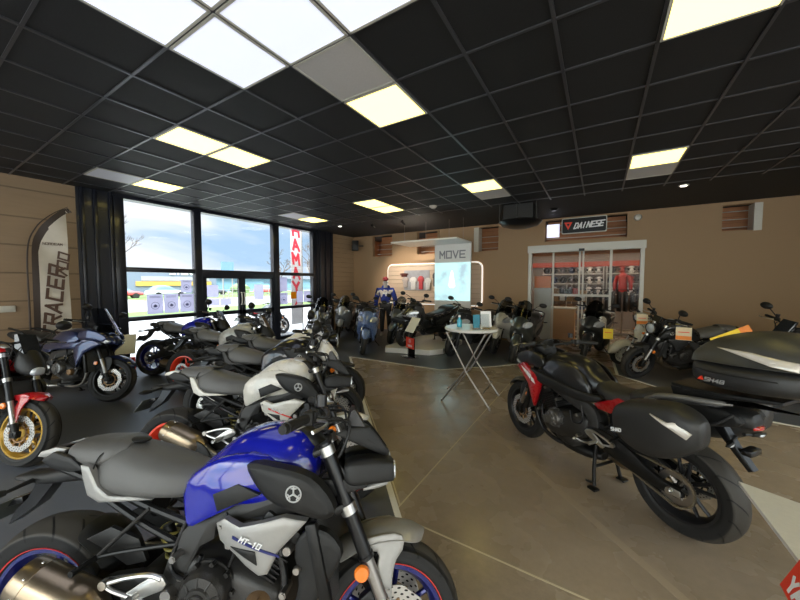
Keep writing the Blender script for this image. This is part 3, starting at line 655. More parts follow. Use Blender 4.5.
        b = MB(); b.panel([(1.22, 1.045), (1.24, 1.115), (1.255, 1.12), (1.30, 1.05)], -.08, .16, 1, .006); b.build('dashboard', BLK2, root, S)
    elif lamp == 'mask':
        b = MB(); b.hull([(1.20, .95, .06, .10, .08, 2.6, .8), (1.26, .93, .10, .12, .11, 2.8, .75), (1.33, .90, .10, .10, .10, 2.8, .7), (1.385, .87, .07, .06, .07, 2.6, .75), (1.41, .86, .03, .03, .03, 2.2, .8)], n=28, k=4); ho = b.build('headlight', mask_m, root, S)
        b = MB(); b.hull([(1.36, .85, .075, .045, .05, 2.6, .8), (1.41, .845, .05, .035, .04, 2.6, .8), (1.42, .843, .02, .02, .02, 2.2, .8)], n=20, k=3); b.build('headlight_lens', LENS, ho, S)
        b = MB(); b.panel([(1.20, 1.05), (1.17, 1.17), (1.20, 1.175), (1.31, 1.0)], -.075, .15, 1, .01); b.build('flyscreen', mat('smoked_plastic', (.02, .022, .025), .1, 0, 1), root, S)
    else:
        headlamp_round(root, S, (1.30, .92), .09)
        b = MB(); b.panel([(1.20, 1.04), (1.19, 1.12), (1.22, 1.13), (1.26, 1.04)], -.07, .14, 1, .006); b.build('dashboard', BLK2, root, S)
    bars(root, S, (1.13, bar_z), mirrors=mirrors)
    return root
# ---------------------------------------------------------------- scooters, touring bikes
def maxi_scooter(label, pos, head, lean=6, steer=10, body=None, trim=DGR, seat_m=SEAT, rim_m=None, screen=True, group=None, name='scooter', z0=0., lower=None, stand='side', topbox=None, mirror_m=None):
    a = R(head); root = thing(name, label, 'scooter', (pos[0], pos[1], z0), (-R(lean), 0, a), group)
    lower = lower or body; rim_m = rim_m or BLKW
    S = steer_matrix(1.36, .80, 26, steer); wb = 1.54
    wheel('front_wheel', root, wb, .285, .285, .12, rim_m, 5, (-.058, .058), .13, S=S, rr=.20)
    wheel('rear_wheel', root, 0, .285, .285, .15, rim_m, 5, (-.085,), .12, rr=.19)
    fork(root, S, (wb-.22, .74), (wb, .29), yo=.085, r_up=.02, r_lo=.022, split=.45, lower=BLK2, upper=CHR)
    b = MB(); b.arc((wb, 0, .285), .325, .085, 150, 25, drop=.05, th=.006, ends=(.7, .4)); b.panel([(wb-.12, .36), (wb-.13, .60), (wb+.02, .61), (wb+.09, .54), (wb+.03, .42), (wb-.02, .34)], .07, .015, 1, .004, rd=1); b.panel([(wb-.12, .36), (wb-.13, .60), (wb+.02, .61), (wb+.09, .54), (wb+.03, .42), (wb-.02, .34)], -.07, .015, -1, .004, rd=1)
    b.build('front_fender', lower, root, S)
    # nose and leg shield
    b = MB(); b.hull([(1.08, .62, .22, .32, .30, 3, .85), (1.14, .66, .265, .32, .33, 3.2, .80), (1.26, .72, .25, .28, .24, 3.0, .70), (1.38, .76, .20, .20, .18, 2.8, .62), (1.50, .77, .13, .11, .13, 2.5, .6), (1.58, .75, .06, .05, .06, 2.2, .7), (1.61, .74, .02, .02, .02, 2, 1)], n=32, k=5)
    f = b.build('front_fairing', body, root, angle=55)
    for s in (-1, 1):
        b = MB(); b.panel([(1.27, .83), (1.38, .885), (1.51, .84), (1.59, .775), (1.50, .745), (1.36, .755)], s*.075, .045, s, .008, rd=1, yf=lambda x, z: .50*max(0, 1.52-x)+.012-.25*max(0, z-.82)); b.build('headlight_lens', LENS, f)
        b = MB(); b.panel([(1.12, .92), (1.28, .99), (1.36, .94), (1.30, .80), (1.16, .70), (1.06, .55), (1.05, .75)], s*.19, .045, s, .012, rd=1, yf=lambda x, z: -.32*max(0, x-1.14)); b.build('fairing_side', trim, f)
        b = MB(); b.panel([(.98, .28), (1.12, .60), (1.20, .62), (1.26, .52), (1.20, .34), (1.10, .24)], s*.16, .04, s, .012, rd=1, yf=lambda x, z: -.3*max(0, x-1.1)); b.build('lower_fairing', lower, f)
        b = MB(); b.panel([(.95, .26), (.55, .28), (.40, .36), (.50, .44), (.95, .40), (1.06, .34)], s*.20, .03, s, .008, rd=1); b.build('footboard', BLK, root)
        b = MB(); bow = lambda x, z: .04*math.cos((x-.25)*2.2)-.02
        b.panel([(.72, .48), (.80, .60), (.66, .72), (.40, .74), (.05, .80), (-.30, .88), (-.44, .90), (-.30, .74), (.0, .60), (.25, .50), (.45, .42)], s*.16, .03, s, .015, rd=1, yf=bow); b.build('body_side', body, root)
        b = MB(); b.panel([(.50, .46), (.62, .56), (.3, .64), (0., .70), (-.1, .66), (.12, .54), (.3, .48)], s*.185, .02, s, .006, rd=1, yf=bow); b.build('body_trim', trim, root)
        indicator(root, (-.38, s*.08, .70), s)
    b = MB(); b.hull([(.55, .40, .17, .14, .10, 3, .8), (.75, .42, .16, .16, .12, 3, .7), (.95, .48, .18, .16, .18, 3, .7), (1.10, .56, .20, .2, .25, 3, .8)], k=3); b.build('floor_tunnel', BLK, root)
    b = MB(); b.hull([(-.36, .82, .06, .04, .03, 2.5, .9), (-.25, .76, .13, .09, .08, 2.8, .85), (.0, .70, .18, .13, .13, 3, .8), (.35, .62, .20, .15, .18, 3, .8), (.62, .55, .19, .16, .2, 3, .75), (.74, .52, .14, .10, .14, 3, .8)], k=4); b.build('rear_body', BLK, root)
    b = MB(); b.hull([(-.30, .89, .07, .03, .03, 2.5, .8), (-.20, .87, .13, .06, .05, 2.8, .75), (.02, .86, .155, .075, .06, 2.8, .78), (.12, .85, .16, .055, .06, 2.8, .8), (.20, .80, .17, .04, .06, 2.8, .8), (.45, .74, .165, .04, .05, 2.8, .8), (.64, .72, .12, .035, .06, 2.6, .8), (.74, .70, .06, .02, .04, 2.4, .8)], n=28, k=4)
    st = b.build('seat', seat_m, root, angle=60)
    b = MB()
    for s in (-1, 1): b.tube([(.0, s*.14, .84), (-.12, s*.19, .88), (-.30, s*.17, .92), (-.42, s*.08, .925)], .014, n=8)
    b.tube([(-.42, .08, .925), (-.43, 0, .925), (-.42, -.08, .925)], .014, n=8); b.build('grab_rail', trim, root)
    b = MB(); b.hull([(-.47, .83, .04, .02, .02, 2.4, 1), (-.44, .83, .09, .03, .03, 3, 1), (-.36, .83, .11, .04, .04, 3, 1)], k=2); b.build('tail_light', REDL, root)
    # engine unit, exhaust, plate
    b = MB(); b.hull([(-.10, .285, .05, .06, .06, 2.6, 1), (.0, .285, .07, .10, .10, 2.8, 1), (.2, .30, .08, .10, .09, 2.8, 1), (.42, .32, .09, .10, .10, 2.8, 1), (.5, .32, .07, .06, .06, 2.6, 1)], y=.13, k=3); b.box((.42, 0, .36), (.26, .26, .20), ch=.03); b.build('engine', ENG, root)
    silencer(root, (-.18, -.17, .36), (.22, -.16, .30), .065, BLK2, cap=STL, inlet=[(.32, -.12, .24), (.42, -.08, .24)])
    for s in (-1, 1): b = MB(); b.cyl((-.02, s*.14, .32), (-.18, s*.16, .72), .018); b.tube([(.05*math.cos(0)*.5*0+(-.02-.16*t/24)+.03*math.cos(t*1.6), s*(.14+.02*t/24)+.03*math.sin(t*1.6), .34+.34*t/24) for t in range(25)], .005, n=5, k=2); b.build('shock_absorber', STL, root)
    b = MB(); b.arc((0, 0, .285), .32, .08, 60, 165, drop=.03); b.panel([(-.30, .66), (-.36, .66), (-.52, .44), (-.47, .42)], -.05, .10, 1, .005); b.build('plate_holder', BLK, root)
    # instruments, bars, screen
    b = MB(); b.hull([(1.02, .96, .10, .03, .05, 3, .8), (1.10, 1.0, .16, .05, .08, 3, .8), (1.22, 1.0, .17, .06, .1, 3, .75), (1.30, .96, .12, .05, .06, 3, .8)], k=3); b.build('dashboard', BLK, root)
    bars(root, S, (1.10, 1.07), half=.34, back=.10, mirrors=True, mir=(.12, .30, .18), res=False)
    if screen:
        sm = glassmat('scooter_screen', (.42, .44, .45), .10); b = MB(); vs = []; N = 10; K = 7
        for lay in (0, 1):
            for i in range(K+1):
                t = i/K
                for j in range(N+1):
                    q = -1+2*j/N; wd = (.185-.05*t)*(1 if t < .8 else 1-.5*((t-.8)/.2)**2)
                    vs.append((1.40-.24*t-.07*q*q-lay*.004, q*wd, .93+.36*t-.02*q*q))
        W = (K+1)*(N+1); fs = [(lay*W+i*(N+1)+j, lay*W+i*(N+1)+j+1, lay*W+(i+1)*(N+1)+j+1, lay*W+(i+1)*(N+1)+j) for lay in (0, 1) for i in range(K) for j in range(N)]
        b.add(vs, fs); b.build('windscreen', sm, root)
    if stand == 'centre': side_stand(root, .30, .24, 0, True)
    else: side_stand(root, .55, .28, lean)
    if topbox:
        b = MB(); b.hull([(-.60, 1.06, .16, .10, .10, 3, .85), (-.55, 1.06, .21, .14, .13, 3.4, .85), (-.30, 1.06, .21, .15, .13, 3.4, .85), (-.20, 1.05, .16, .10, .10, 3, .85)], k=3); b.build('top_box', topbox, root)
    return root
def classic_scooter(label, pos, head, lean=5, steer=20, body=None):
    a = R(head); root = thing('scooter', label, 'scooter', (pos[0], pos[1], 0), (-R(lean), 0, a)); wb = 1.27
    S = steer_matrix(1.10, .8, 26, steer)
    wheel('front_wheel', root, wb, .235, .235, .095, WHD, 8, (-.05,), .10, S=S, rr=.155); wheel('rear_wheel', root, 0, .235, .235, .10, WHD, 8, (), .1, rr=.155)
    fork(root, S, (1.12, .60), (wb, .24), yo=.075, r_up=.018, r_lo=.018, split=.5, lower=CHR, upper=STL, caliper=False)
    b = MB(); b.arc((wb-.01, 0, .24), .30, .10, 160, 5, drop=.10, th=.006, ends=(.75, .3), n=28, m=12); b.build('front_fender', body, root, S, angle=60)
    # leg shield: curved sheet with a front spine
    b = MB(); vs = []; N = 14; K = 10
    for lay in (0, 1):
        for i in range(K+1):
            t = i/K; z = .30+.60*t
            for j in range(N+1):
                q = -1+2*j/N; wd = .10+.15*math.sin(PI*min(1, .25+t*.62)); vs.append((1.00-.06*t+.035*math.sin(t*PI)-.07*abs(q)**2.5-lay*.012, q*wd, z))
    W = (K+1)*(N+1); fs = [(lay*W+i*(N+1)+j, lay*W+i*(N+1)+j+1, lay*W+(i+1)*(N+1)+j+1, lay*W+(i+1)*(N+1)+j) for lay in (0, 1) for i in range(K) for j in range(N)]
    for i in range(K):
        for e in (0, N): p = i*(N+1)+e; fs.append((p, p+N+1, p+N+1+W, p+W))
    for i in (0, K):
        for j in range(N): p = i*(N+1)+j; fs.append((p, p+1, p+1+W, p+W))
    b.add(vs, fs); b.build('leg_shield', body, root, angle=60)
    b = MB(); b.hull([(.95, .60, .05, .28, .26, 2.5, .8), (1.02, .62, .075, .28, .22, 2.4, .7), (1.07, .64, .055, .20, .14, 2.2, .7), (1.10, .65, .02, .10, .06, 2, .8)], k=4); g = b.build('front_spine', body, root, angle=60)
    b = MB(); b.panel([(1.02, .60), (1.09, .74), (1.07, .76), (1.01, .66)], -.03, .06, 1, .004); b.build('spine_grille', BLK, g)
    b = MB(); b.hull([(.35, .30, .17, .03, .05, 4, 1), (.60, .28, .18, .03, .05, 4, 1), (.95, .30, .17, .04, .05, 4, 1), (1.0, .34, .15, .06, .05, 3, 1)], k=3); b.build('footboard', body, root)
    b = MB(); b.hull([(-.40, .52, .05, .08, .05, 2.2, .8), (-.30, .52, .15, .16, .16, 2.3, .75), (-.05, .50, .21, .20, .20, 2.4, .7), (.20, .50, .20, .20, .20, 2.5, .7), (.36, .50, .14, .18, .18, 2.6, .75), (.42, .48, .09, .10, .14, 2.6, .8)], n=30, k=5); b.build('rear_body', body, root, angle=60)
    b = MB(); b.hull([(-.38, .73, .08, .03, .03, 2.5, .8), (-.2, .73, .14, .06, .05, 2.8, .8), (.05, .73, .15, .055, .05, 2.8, .8), (.3, .72, .12, .05, .05, 2.8, .8), (.42, .70, .06, .02, .03, 2.5, .8)], n=26, k=4); b.build('seat', mat('brown_seat', (.05, .035, .025), .5), root)
    b = MB(); b.sphere((1.0, 0, 1.0), (.12, .11, .085)); b.tube([(.97, -.10, 1.0), (.93, -.22, 1.02)], [.05, .02], n=12, k=1); b.tube([(.97, .10, 1.0), (.93, .22, 1.02)], [.05, .02], n=12, k=1); b.build('headset', body, root, S)
    headlamp_round(root, S, (1.09, .995), .062)
    b = MB(); b.tube([(1.04, 0, .70), (.99, 0, .96)], .045, n=14, k=1); b.build('steering_column', body, root, S)
    bars(root, S, (.98, 1.01), half=.31, back=.07, mirrors=True, mir=(.0, .22, .16), res=False)
    for s in (-1, 1):
        b = MB(); b.sphere((1.02, s*.20, .72), (.03, .03, .022)); b.build('indicator_lens', ORG, root)
        b = MB(); b.tube([(.42, s*.15, .35), (.3, s*.21, .33)], .012, n=8, k=1); b.build('passenger_footrest', CHR, root)
    b = MB(); b.tube([(-.1, .15, .70), (-.3, .14, .76), (-.42, .06, .78), (-.42, -.06, .78), (-.3, -.14, .76), (-.1, -.15, .70)], .01); b.build('grab_rail', CHR, root)
    b = MB(); b.hull([(-.08, .24, .04, .06, .06, 2.5, 1), (.1, .25, .06, .09, .08, 2.8, 1), (.3, .26, .05, .07, .07, 2.5, 1)], y=.09, k=3); b.build('engine', ENG, root)
    silencer(root, (-.15, -.13, .30), (.15, -.12, .26), .05, BLK2, cap=STL); b = MB(); b.sphere((-.41, 0, .60), (.03, .05, .035)); b.build('tail_light', REDL, root); side_stand(root, .4, .25, 0, True)
    return root

def tracer(label, pos, head, lean, steer, body, accent, luggage=True, name='touring_motorcycle', rim_m=None, carrier=None, centre=True, wb=1.46, screen_h=1.28, mirrors=True, seat_m=SEAT, side_m=BLK, decal=None, k_=1.):
    a = R(head); root = thing(name, label, 'motorcycle', (pos[0], pos[1], 0), (-R(lean), 0, a)); rim_m = rim_m or BLKW
    S = steer_matrix(1.20, .74, 24, steer)
    wheel('front_wheel', root, wb, .30, .30, .12, rim_m, 5, (-.062, .062), .15, carrier, S=S, rr=.213); wheel('rear_wheel', root, 0, .32, .32, .165, rim_m, 5, (-.10,), .11, True, rr=.216)
    swingarm(root, (.58, .44), (0, .32), yo=.115, deep=.02); chain(root, .105, (.60, .42), .035, (0, .32), .112)
    b = MB(); b.panel([(.58, .50), (.30, .44), (.10, .46), (.02, .45), (.12, .49), (.35, .50), (.55, .56)], .10, .03, 1, .004); b.build('chain_guard', BLK, root)
    engine(root, (.86, .42), sil_m=BLK2 if luggage else ALU, cover=mat('engine_cover_grey', (.16, .155, .15), .35, .7))
    sp = [(1.14, .84), (1.16, .78), (1.04, .70), (.88, .64), (.72, .60), (.60, .56), (.60, .42), (.54, .36), (.50, .42), (.52, .58), (.56, .66), (.72, .70), (.90, .76)]
    for s in (-1, 1):
        b = MB(); b.panel(sp, s*.10, .045, s, .010, rd=1); b.build('frame_spar', DGR, root)
        b = MB(); b.tube([(.56, s*.10, .64), (.35, s*.12, .74), (.1, s*.11, .82), (-.1, s*.09, .88)], .014, n=8); b.tube([(.54, s*.11, .46), (.38, s*.13, .60), (.2, s*.12, .78)], .012, n=8); b.build('subframe_rail', ENG, root)
        b = MB(); b.tube([(.46, s*.12, .52), (.34, s*.15, .52), (.33, s*.26, .51)], .010, n=8, k=2); b.build('passenger_footrest', ENG, root)
    rearset(root, .50, .42, ALU, .17)
    if centre: side_stand(root, .56, .34, 0, True)
    side_stand(root, .62, .32, lean) if not centre else None
    b = MB(); b.cyl((.42, .0, .60), (.52, 0, .38), .022); b.tube([(.42+.1*t/40+.034*math.cos(t), .034*math.sin(t), .60-.22*t/40) for t in range(41)], .006, n=6, k=2); b.build('shock_absorber', STL, root)
    b = MB(); b.arc((0, 0, .32), .345, .09, 38, 90, drop=.03); b.build('rear_hugger', BLK, root)
    # tank
    b = MB(); b.hull([(.54, .83, .07, .03, .05, 2.3, .8), (.60, .82, .12, .08, .08, 2.6, .75), (.70, .83, .165, .15, .12, 2.8, .7), (.84, .85, .195, .16, .13, 2.8, .66), (.98, .86, .19, .14, .12, 2.8, .64), (1.10, .86, .15, .11, .10, 2.6, .66), (1.18, .86, .09, .07, .06, 2.4, .75)], n=32, k=5)
    to = b.build('fuel_tank', body, root, angle=60)
    b = MB(); b.lathe([(.0001, .010), (.035, .01), (.045, .004), (.05, -.01)], (.95, 0, 1.0), (.1, 0, 1), n=28); b.build('fuel_cap', ENG, to)
    for s in (-1, 1):
        b = MB(); b.panel([(.58, .82), (.56, .74), (.70, .72), (.86, .76), (1.02, .80), (1.10, .90), (.95, .97), (.78, .97), (.66, .92)], s*.13, .03, s, .012, rd=1, yf=lambda x, z: .045*math.sin(min(1, max(0, (x-.5)/.65))*PI)-.28*max(0, z-.84)); b.build('tank_side_panel', body, to, angle=50)
        b = MB(); b.panel([(.43, .78), (.52, .71), (.66, .70), (.90, .72), (1.06, .73), (1.20, .76), (1.30, .82), (1.10, .83), (.86, .80), (.60, .775)], s*.155, .035, s, .010, rd=1, yf=lambda x, z: .05*math.sin(min(1, max(0, (x-.4)/.9))*PI)); b.build('side_cover', side_m, root)
        b = MB(); b.panel([(1.42, .80), (1.30, .86), (1.12, .80), (1.04, .755), (1.06, .66), (1.12, .48), (1.18, .60), (1.22, .68)], s*.17, .035, s, .008, yf=lambda x, z: .02-.22*max(0, x-1.15)); c = b.build('front_side_fairing', accent, root)
        if decal is not None:
            b = MB(); b.panel([(1.15, .77), (1.24, .80), (1.33, .82), (1.28, .78), (1.17, .73)], s*.205, .003, s, 0, yf=lambda x, z: .02-.22*max(0, x-1.15)); b.panel([(1.12, .745), (1.155, .76), (1.15, .72), (1.10, .70)], s*.205, .003, s, 0, yf=lambda x, z: .02-.22*max(0, x-1.15)); b.build('white_decal', decal, c)
        b = MB(); b.panel([(1.02, .92), (1.16, 1.0), (1.34, .97), (1.48, .88), (1.40, .82), (1.24, .86), (1.08, .84)], s*.12, .035, s, .010, rd=1, yf=lambda x, z: .03-.20*max(0, x-1.2)); b.build('upper_fairing', body, root)
        b = MB(); b.panel([(1.30, .86), (1.38, .88), (1.50, .84), (1.46, .81), (1.34, .83)], s*.135, .03, s, .006, yf=lambda x, z: -.25*max(0, x-1.28)); b.build('headlight_lens', LENS, root)
        b = MB(); b.panel([(.36, .80), (.56, .69), (.52, .66), (.42, .66), (.30, .72), (.28, .78)], s*.11, .03, s, .008); b.build('tail_accent_panel', accent, root)
        b = MB(); b.lathe([(.0001, s*.014), (.022, s*.012), (.026, 0)], (1.29, s*.13, .52), n=20); b.build('side_reflector', ORG, root, S)
        # tail
        b = MB(); b.panel([(.30, .80), (.10, .87), (-.12, .92), (-.28, .93), (-.33, .87), (-.20, .82), (.05, .76), (.28, .70)], s*.085, .045, s, .012, rd=1, yf=lambda x, z: .12*max(0, x+.1)); b.build('tail_panel', BLK, root)
        b = MB(); b.tube([(.16, s*.15, .87), (.10, s*.18, .90), (.05, s*.19, .93), (-.06, s*.185, .955), (-.22, s*.16, .975), (-.26, s*.10, .97)], [.014, .018, .019, .018, .016, .012], n=12, flat=.8); b.build('grab_rail', mat('grab_rail_grey', (.16, .155, .145), .38, .3) if luggage else BLK, root)
        indicator(root, (-.26, s*.04, .77), s, L=.07)
    b = MB(); b.hull([(-.34, .86, .04, .03, .03, 2.4, 1), (-.30, .88, .08, .05, .05, 3, .9), (-.1, .86, .10, .06, .08, 3, .9), (.2, .80, .11, .06, .12, 3, .9), (.45, .70, .10, .06, .10, 3, 1)], k=3); b.build('undertail', BLK, root)
    b = MB(); b.hull([(-.35, .85, .03, .008, .012, 2.4, 1), (-.335, .85, .05, .012, .016, 3, 1)], k=2); b.build('tail_light_lens', REDL, root)
    b = MB(); b.panel([(-.20, .80), (-.26, .70), (-.335, .60), (-.31, .585), (-.23, .68), (-.15, .78)], -.025, .05, 1, .006); b.box((-.31, 0, .70), (.05, .11, .035), ch=.008); b.build('plate_holder', BLK2, root)
    # seat
    b = MB(); b.hull([(.26, .82, .11, .03, .05, 2.6, .8), (.32, .80, .14, .055, .06, 2.8, .8), (.44, .79, .15, .05, .07, 2.8, .8), (.54, .80, .12, .06, .06, 2.6, .8), (.60, .83, .085, .04, .05, 2.4, .75)], n=28, k=5); b.build('rider_seat', seat_m, root, angle=60)
    b = MB(); b.hull([(-.20, .93, .06, .015, .02, 2.4, .8), (-.12, .92, .12, .035, .04, 2.8, .8), (.10, .89, .14, .045, .05, 2.8, .8), (.24, .855, .14, .045, .05, 2.8, .8), (.31, .83, .11, .03, .04, 2.6, .8)], n=28, k=4); b.build('pillion_seat', seat_m, root, angle=60)
    silencer(root, (.22, -.17, .26), (.52, -.12, .20), .07, TIT if luggage else ALU, cap=BLK2, inlet=[(.62, -.08, .19), (.72, 0, .19)])
    # fork, fender, cockpit
    fork(root, S, (1.14, .96), (wb, .31), yo=.10, split=.58, lower=GOLD if False else STL, ring=None)
    b = MB(); b.arc((wb, 0, .30), .34, .08, 125, 35, drop=.04, ends=(.8, .4)); b.build('front_fender', BLK if luggage else body, root, S)
    for s in (-1, 1): b = MB(); b.panel([(wb-.13, .60), (wb-.02, .62), (wb+.01, .52), (wb-.02, .40), (wb-.06, .42), (wb-.07, .52)], s*.068, .014, s, .004, rd=1, yf=lambda x, z: .03*max(0, (.6-z)/.26)); b.build('fender_brace', BLK, root, S)
    b = MB(); b.hull([(1.20, .92, .12, .05, .10, 3, .8), (1.32, .90, .14, .06, .10, 3, .75), (1.44, .87, .11, .04, .08, 2.8, .7), (1.51, .83, .05, .03, .05, 2.4, .8)], n=28, k=4); b.build('nose_fairing', body, root, angle=55)
    b = MB(); b.hull([(1.14, 1.0, .08, .03, .06, 3, .9), (1.20, 1.03, .11, .05, .08, 3, .9), (1.26, 1.03, .10, .04, .08, 3, .9)], k=2); b.build('dashboard', BLK, root)
    sm = glassmat('smoked_screen', (.16, .17, .18), .12) if luggage else glassmat('clear_screen', (.55, .6, .68), .3); b = MB(); vs = []; N = 10; K = 7; top = screen_h
    for lay in (0, 1):
        for i in range(K+1):
            t = i/K
            for j in range(N+1):
                q = -1+2*j/N; wd = .15-.04*t*t; vs.append((1.44-.26*t-.06*q*q-lay*.004, q*wd, .92+(top-.92)*t-.015*q*q))
    W = (K+1)*(N+1); b.add(vs, [(lay*W+i*(N+1)+j, lay*W+i*(N+1)+j+1, lay*W+(i+1)*(N+1)+j+1, lay*W+(i+1)*(N+1)+j) for lay in (0, 1) for i in range(K) for j in range(N)]); b.build('windscreen', sm, root)
    bars(root, S, (1.16, 1.04), half=.41, back=.14, bar_m=ENG, guard=None, mirrors=mirrors, mir=(.02, .22, .22))
    if luggage:
        # rack, panniers and top case
        b = MB(); P = [(.04, -.10), (-.06, -.15), (-.25, -.15), (-.46, -.10), (-.46, .10), (-.25, .15), (-.06, .15), (.04, .10)]
        pl = MB(); n = len(P); pl.add([(x, y, .995+(-x)*.07) for x, y in P]+[(x, y, 1.015+(-x)*.07) for x, y in P], [tuple(reversed(range(n))), tuple(range(n, 2*n))]+[(i, (i+1) % n, n+(i+1) % n, n+i) for i in range(n)]); pl.build('luggage_rack', ENG, root, bevel=.004)
        for s in (-1, 1):
            b = MB(); b.panel([(.02, 1.0), (.0, .94), (-.20, .95), (-.36, 1.02), (-.44, 1.02)], s*.13, .012, s, .003); b.tube([(.2, s*.15, .80), (.0, s*.18, .80), (-.2, s*.18, .84), (-.28, s*.12, .92)], .009, n=8); b.tube([(.18, s*.17, .82), (.12, s*.2, .66), (.28, s*.17, .56)], .009, n=8); b.build('rack_arm', ENG, root)
            b = MB(); yc = s*.315
            secs = [(.235, .76, .05, .05, .07, 2.6, 1), (.205, .76, .09, .09, .12, 3, .95), (.12, .765, .115, .135, .165, 3.2, .85), (.0, .775, .125, .16, .185, 3.2, .82), (-.12, .80, .12, .155, .165, 3.2, .85), (-.21, .83, .095, .10, .125, 3, .9), (-.255, .84, .05, .06, .08, 2.6, 1)]
            b.hull(secs, n=36, k=5, y=yc); b.tf(Matrix.Translation((0, yc, .78)) @ Matrix.Rotation(R(-s*6), 4, 'X') @ Matrix.Translation((0, -yc, -.78))); cs = b.build('pannier', mat('matte_case_black', (.022, .022, .022), .42, 0, 0, .4, 500), root, angle=60)
            b = MB(); b.panel([(-.04, .885), (-.13, .865), (-.175, .885), (-.235, .835), (-.215, .80), (-.15, .835)], s*.438, .016, s, .004, yf=lambda x, z: -.35*max(0, -x-.10)-.30*max(0, z-.84)); b.build('pannier_reflector', mat('pale_reflector', (.62, .58, .52), .25, .2, .5), cs)
            xd = (-.96 if s > 0 else .96, 0, .25 if s > 0 else -.25); text_mb('SHAD', .019, (.165, s*.428, .70), xd, (.25, 0, .96), .004, .2, 1.3).build('lettering', WHITE, cs, smooth=False)
            b = MB(); b.box((.06, yc-s*.02, .585), (.05, .04, .02), ch=.004); b.build('pannier_foot', ALU, cs)
        b = MB(); b.hull([(-.02, 1.155, .07, .05, .06, 2.6, .9), (-.05, 1.15, .15, .06, .09, 3, .92), (-.12, 1.15, .215, .065, .095, 3, .93), (-.25, 1.16, .265, .065, .10, 3.2, .94), (-.42, 1.175, .27, .06, .095, 3.4, .95), (-.52, 1.18, .22, .05, .085, 3.2, .95), (-.56, 1.18, .14, .04, .06, 2.8, .95)], n=40, k=5)
        tc_ = b.build('top_case', mat('matte_case_black', (.022, .022, .022), .42, 0, 0, .4, 500), root, angle=60)
        b = MB(); b.hull([(-.015, 1.185, .05, .02, .02, 2.6, .8), (-.04, 1.20, .15, .06, .02, 2.8, .82), (-.12, 1.215, .215, .115, .015, 2.8, .72), (-.25, 1.225, .265, .155, .015, 2.8, .70), (-.40, 1.235, .268, .155, .015, 2.8, .70), (-.52, 1.235, .22, .11, .015, 2.8, .75), (-.57, 1.23, .14, .05, .01, 2.6, .8)], n=40, k=5); b.build('top_case_lid', mat('matte_lid_grey', (.05, .05, .046), .36, 0, 0, .3, 500), tc_, angle=60); tc_.location = (-.045, 0, 0)
        for s in (-1, 1):
            b = MB(); b.panel([(-.20, 1.305), (-.34, 1.30), (-.50, 1.275), (-.50, 1.235), (-.42, 1.25), (-.32, 1.275)], s*.245, .018, s, .005, yf=lambda x, z: -.42*max(0, z-1.24)-.5*max(0, -x-.42)); b.build('case_reflector', mat('pale_reflector', (.62, .58, .52), .25, .2, .5), tc_)
            xd = (-1 if s > 0 else 1, 0, 0); text_mb('SH48', .018, (-.21, s*.262, 1.125), xd, (0, 0, 1), .006, .2, 1.2, wide=1.3).build('lettering', mat('case_lettering', (.30, .30, .30), .4), tc_, smooth=False)
            b = MB(); b.panel([(-.135, 1.115), (-.15, 1.135), (-.16, 1.115)], s*.25, .012, s, 0); b.build('red_mark', REDC, tc_)
            b = MB(); b.tube([(-.10, s*.215, 1.165), (-.25, s*.268, 1.17), (-.45, s*.268, 1.18)], .003, n=6); b.build('case_seam', BLK, tc_)
    return root
# ---------------------------------------------------------------- the room
CZ = 3.36; XW = -7.95; YB = 9.55; XR = 5.2; YF = -3.2
def floor_mat():
    m, nt, b = _new('concrete_floor'); n = nt.nodes; l = nt.links
    tc = n.new('ShaderNodeTexCoord')
    def noise(sc, det, dist=0, rough=.5):
        x = n.new('ShaderNodeTexNoise'); x.inputs['Scale'].default_value = sc; x.inputs['Detail'].default_value = det; x.inputs['Distortion'].default_value = dist; x.inputs['Roughness'].default_value = rough
        l.new(tc.outputs['Object'], x.inputs['Vector']); return x.outputs['Fac']
    a = noise(.9, 7, .1, .6); c = noise(17, 7, 0, .75); d = noise(2.6, 4, .2)
    cr = n.new('ShaderNodeValToRGB'); cr.color_ramp.elements[0].position = .3; cr.color_ramp.elements[0].color = (.19, .146, .102, 1); cr.color_ramp.elements[1].position = .72; cr.color_ramp.elements[1].color = (.37, .302, .225, 1)
    e = cr.color_ramp.elements.new(.5); e.color = (.278, .218, .157, 1)
    s = math_node(nt, 'ADD', math_node(nt, 'MULTIPLY', a, .65), math_node(nt, 'MULTIPLY', c, .35)); l.new(s, cr.inputs[0])
    # faint marks: scratches and pale scuffs
    mx = n.new('ShaderNodeMix'); mx.data_type = 'RGBA'; mx.inputs[7].default_value = (.38, .31, .22, 1); l.new(cr.outputs[0], mx.inputs[6])
    l.new(math_node(nt, 'MULTIPLY', math_node(nt, 'SUBTRACT', noise(22, 8, .3, .8), .58, True), .8, True), mx.inputs[0]); l.new(mx.outputs[2], b.inputs['Base Color'])
    mr = n.new('ShaderNodeMapRange'); mr.inputs[1].default_value = .3; mr.inputs[2].default_value = .7; mr.inputs[3].default_value = .17; mr.inputs[4].default_value = .36; l.new(d, mr.inputs[0]); l.new(mr.outputs[0], b.inputs['Roughness'])
    bp = n.new('ShaderNodeBump'); bp.inputs['Strength'].default_value = .12; bp.inputs['Distance'].default_value = .004; l.new(c, bp.inputs['Height']); l.new(bp.outputs[0], b.inputs['Normal'])
    _set(b, 'Specular IOR Level', .5); return m
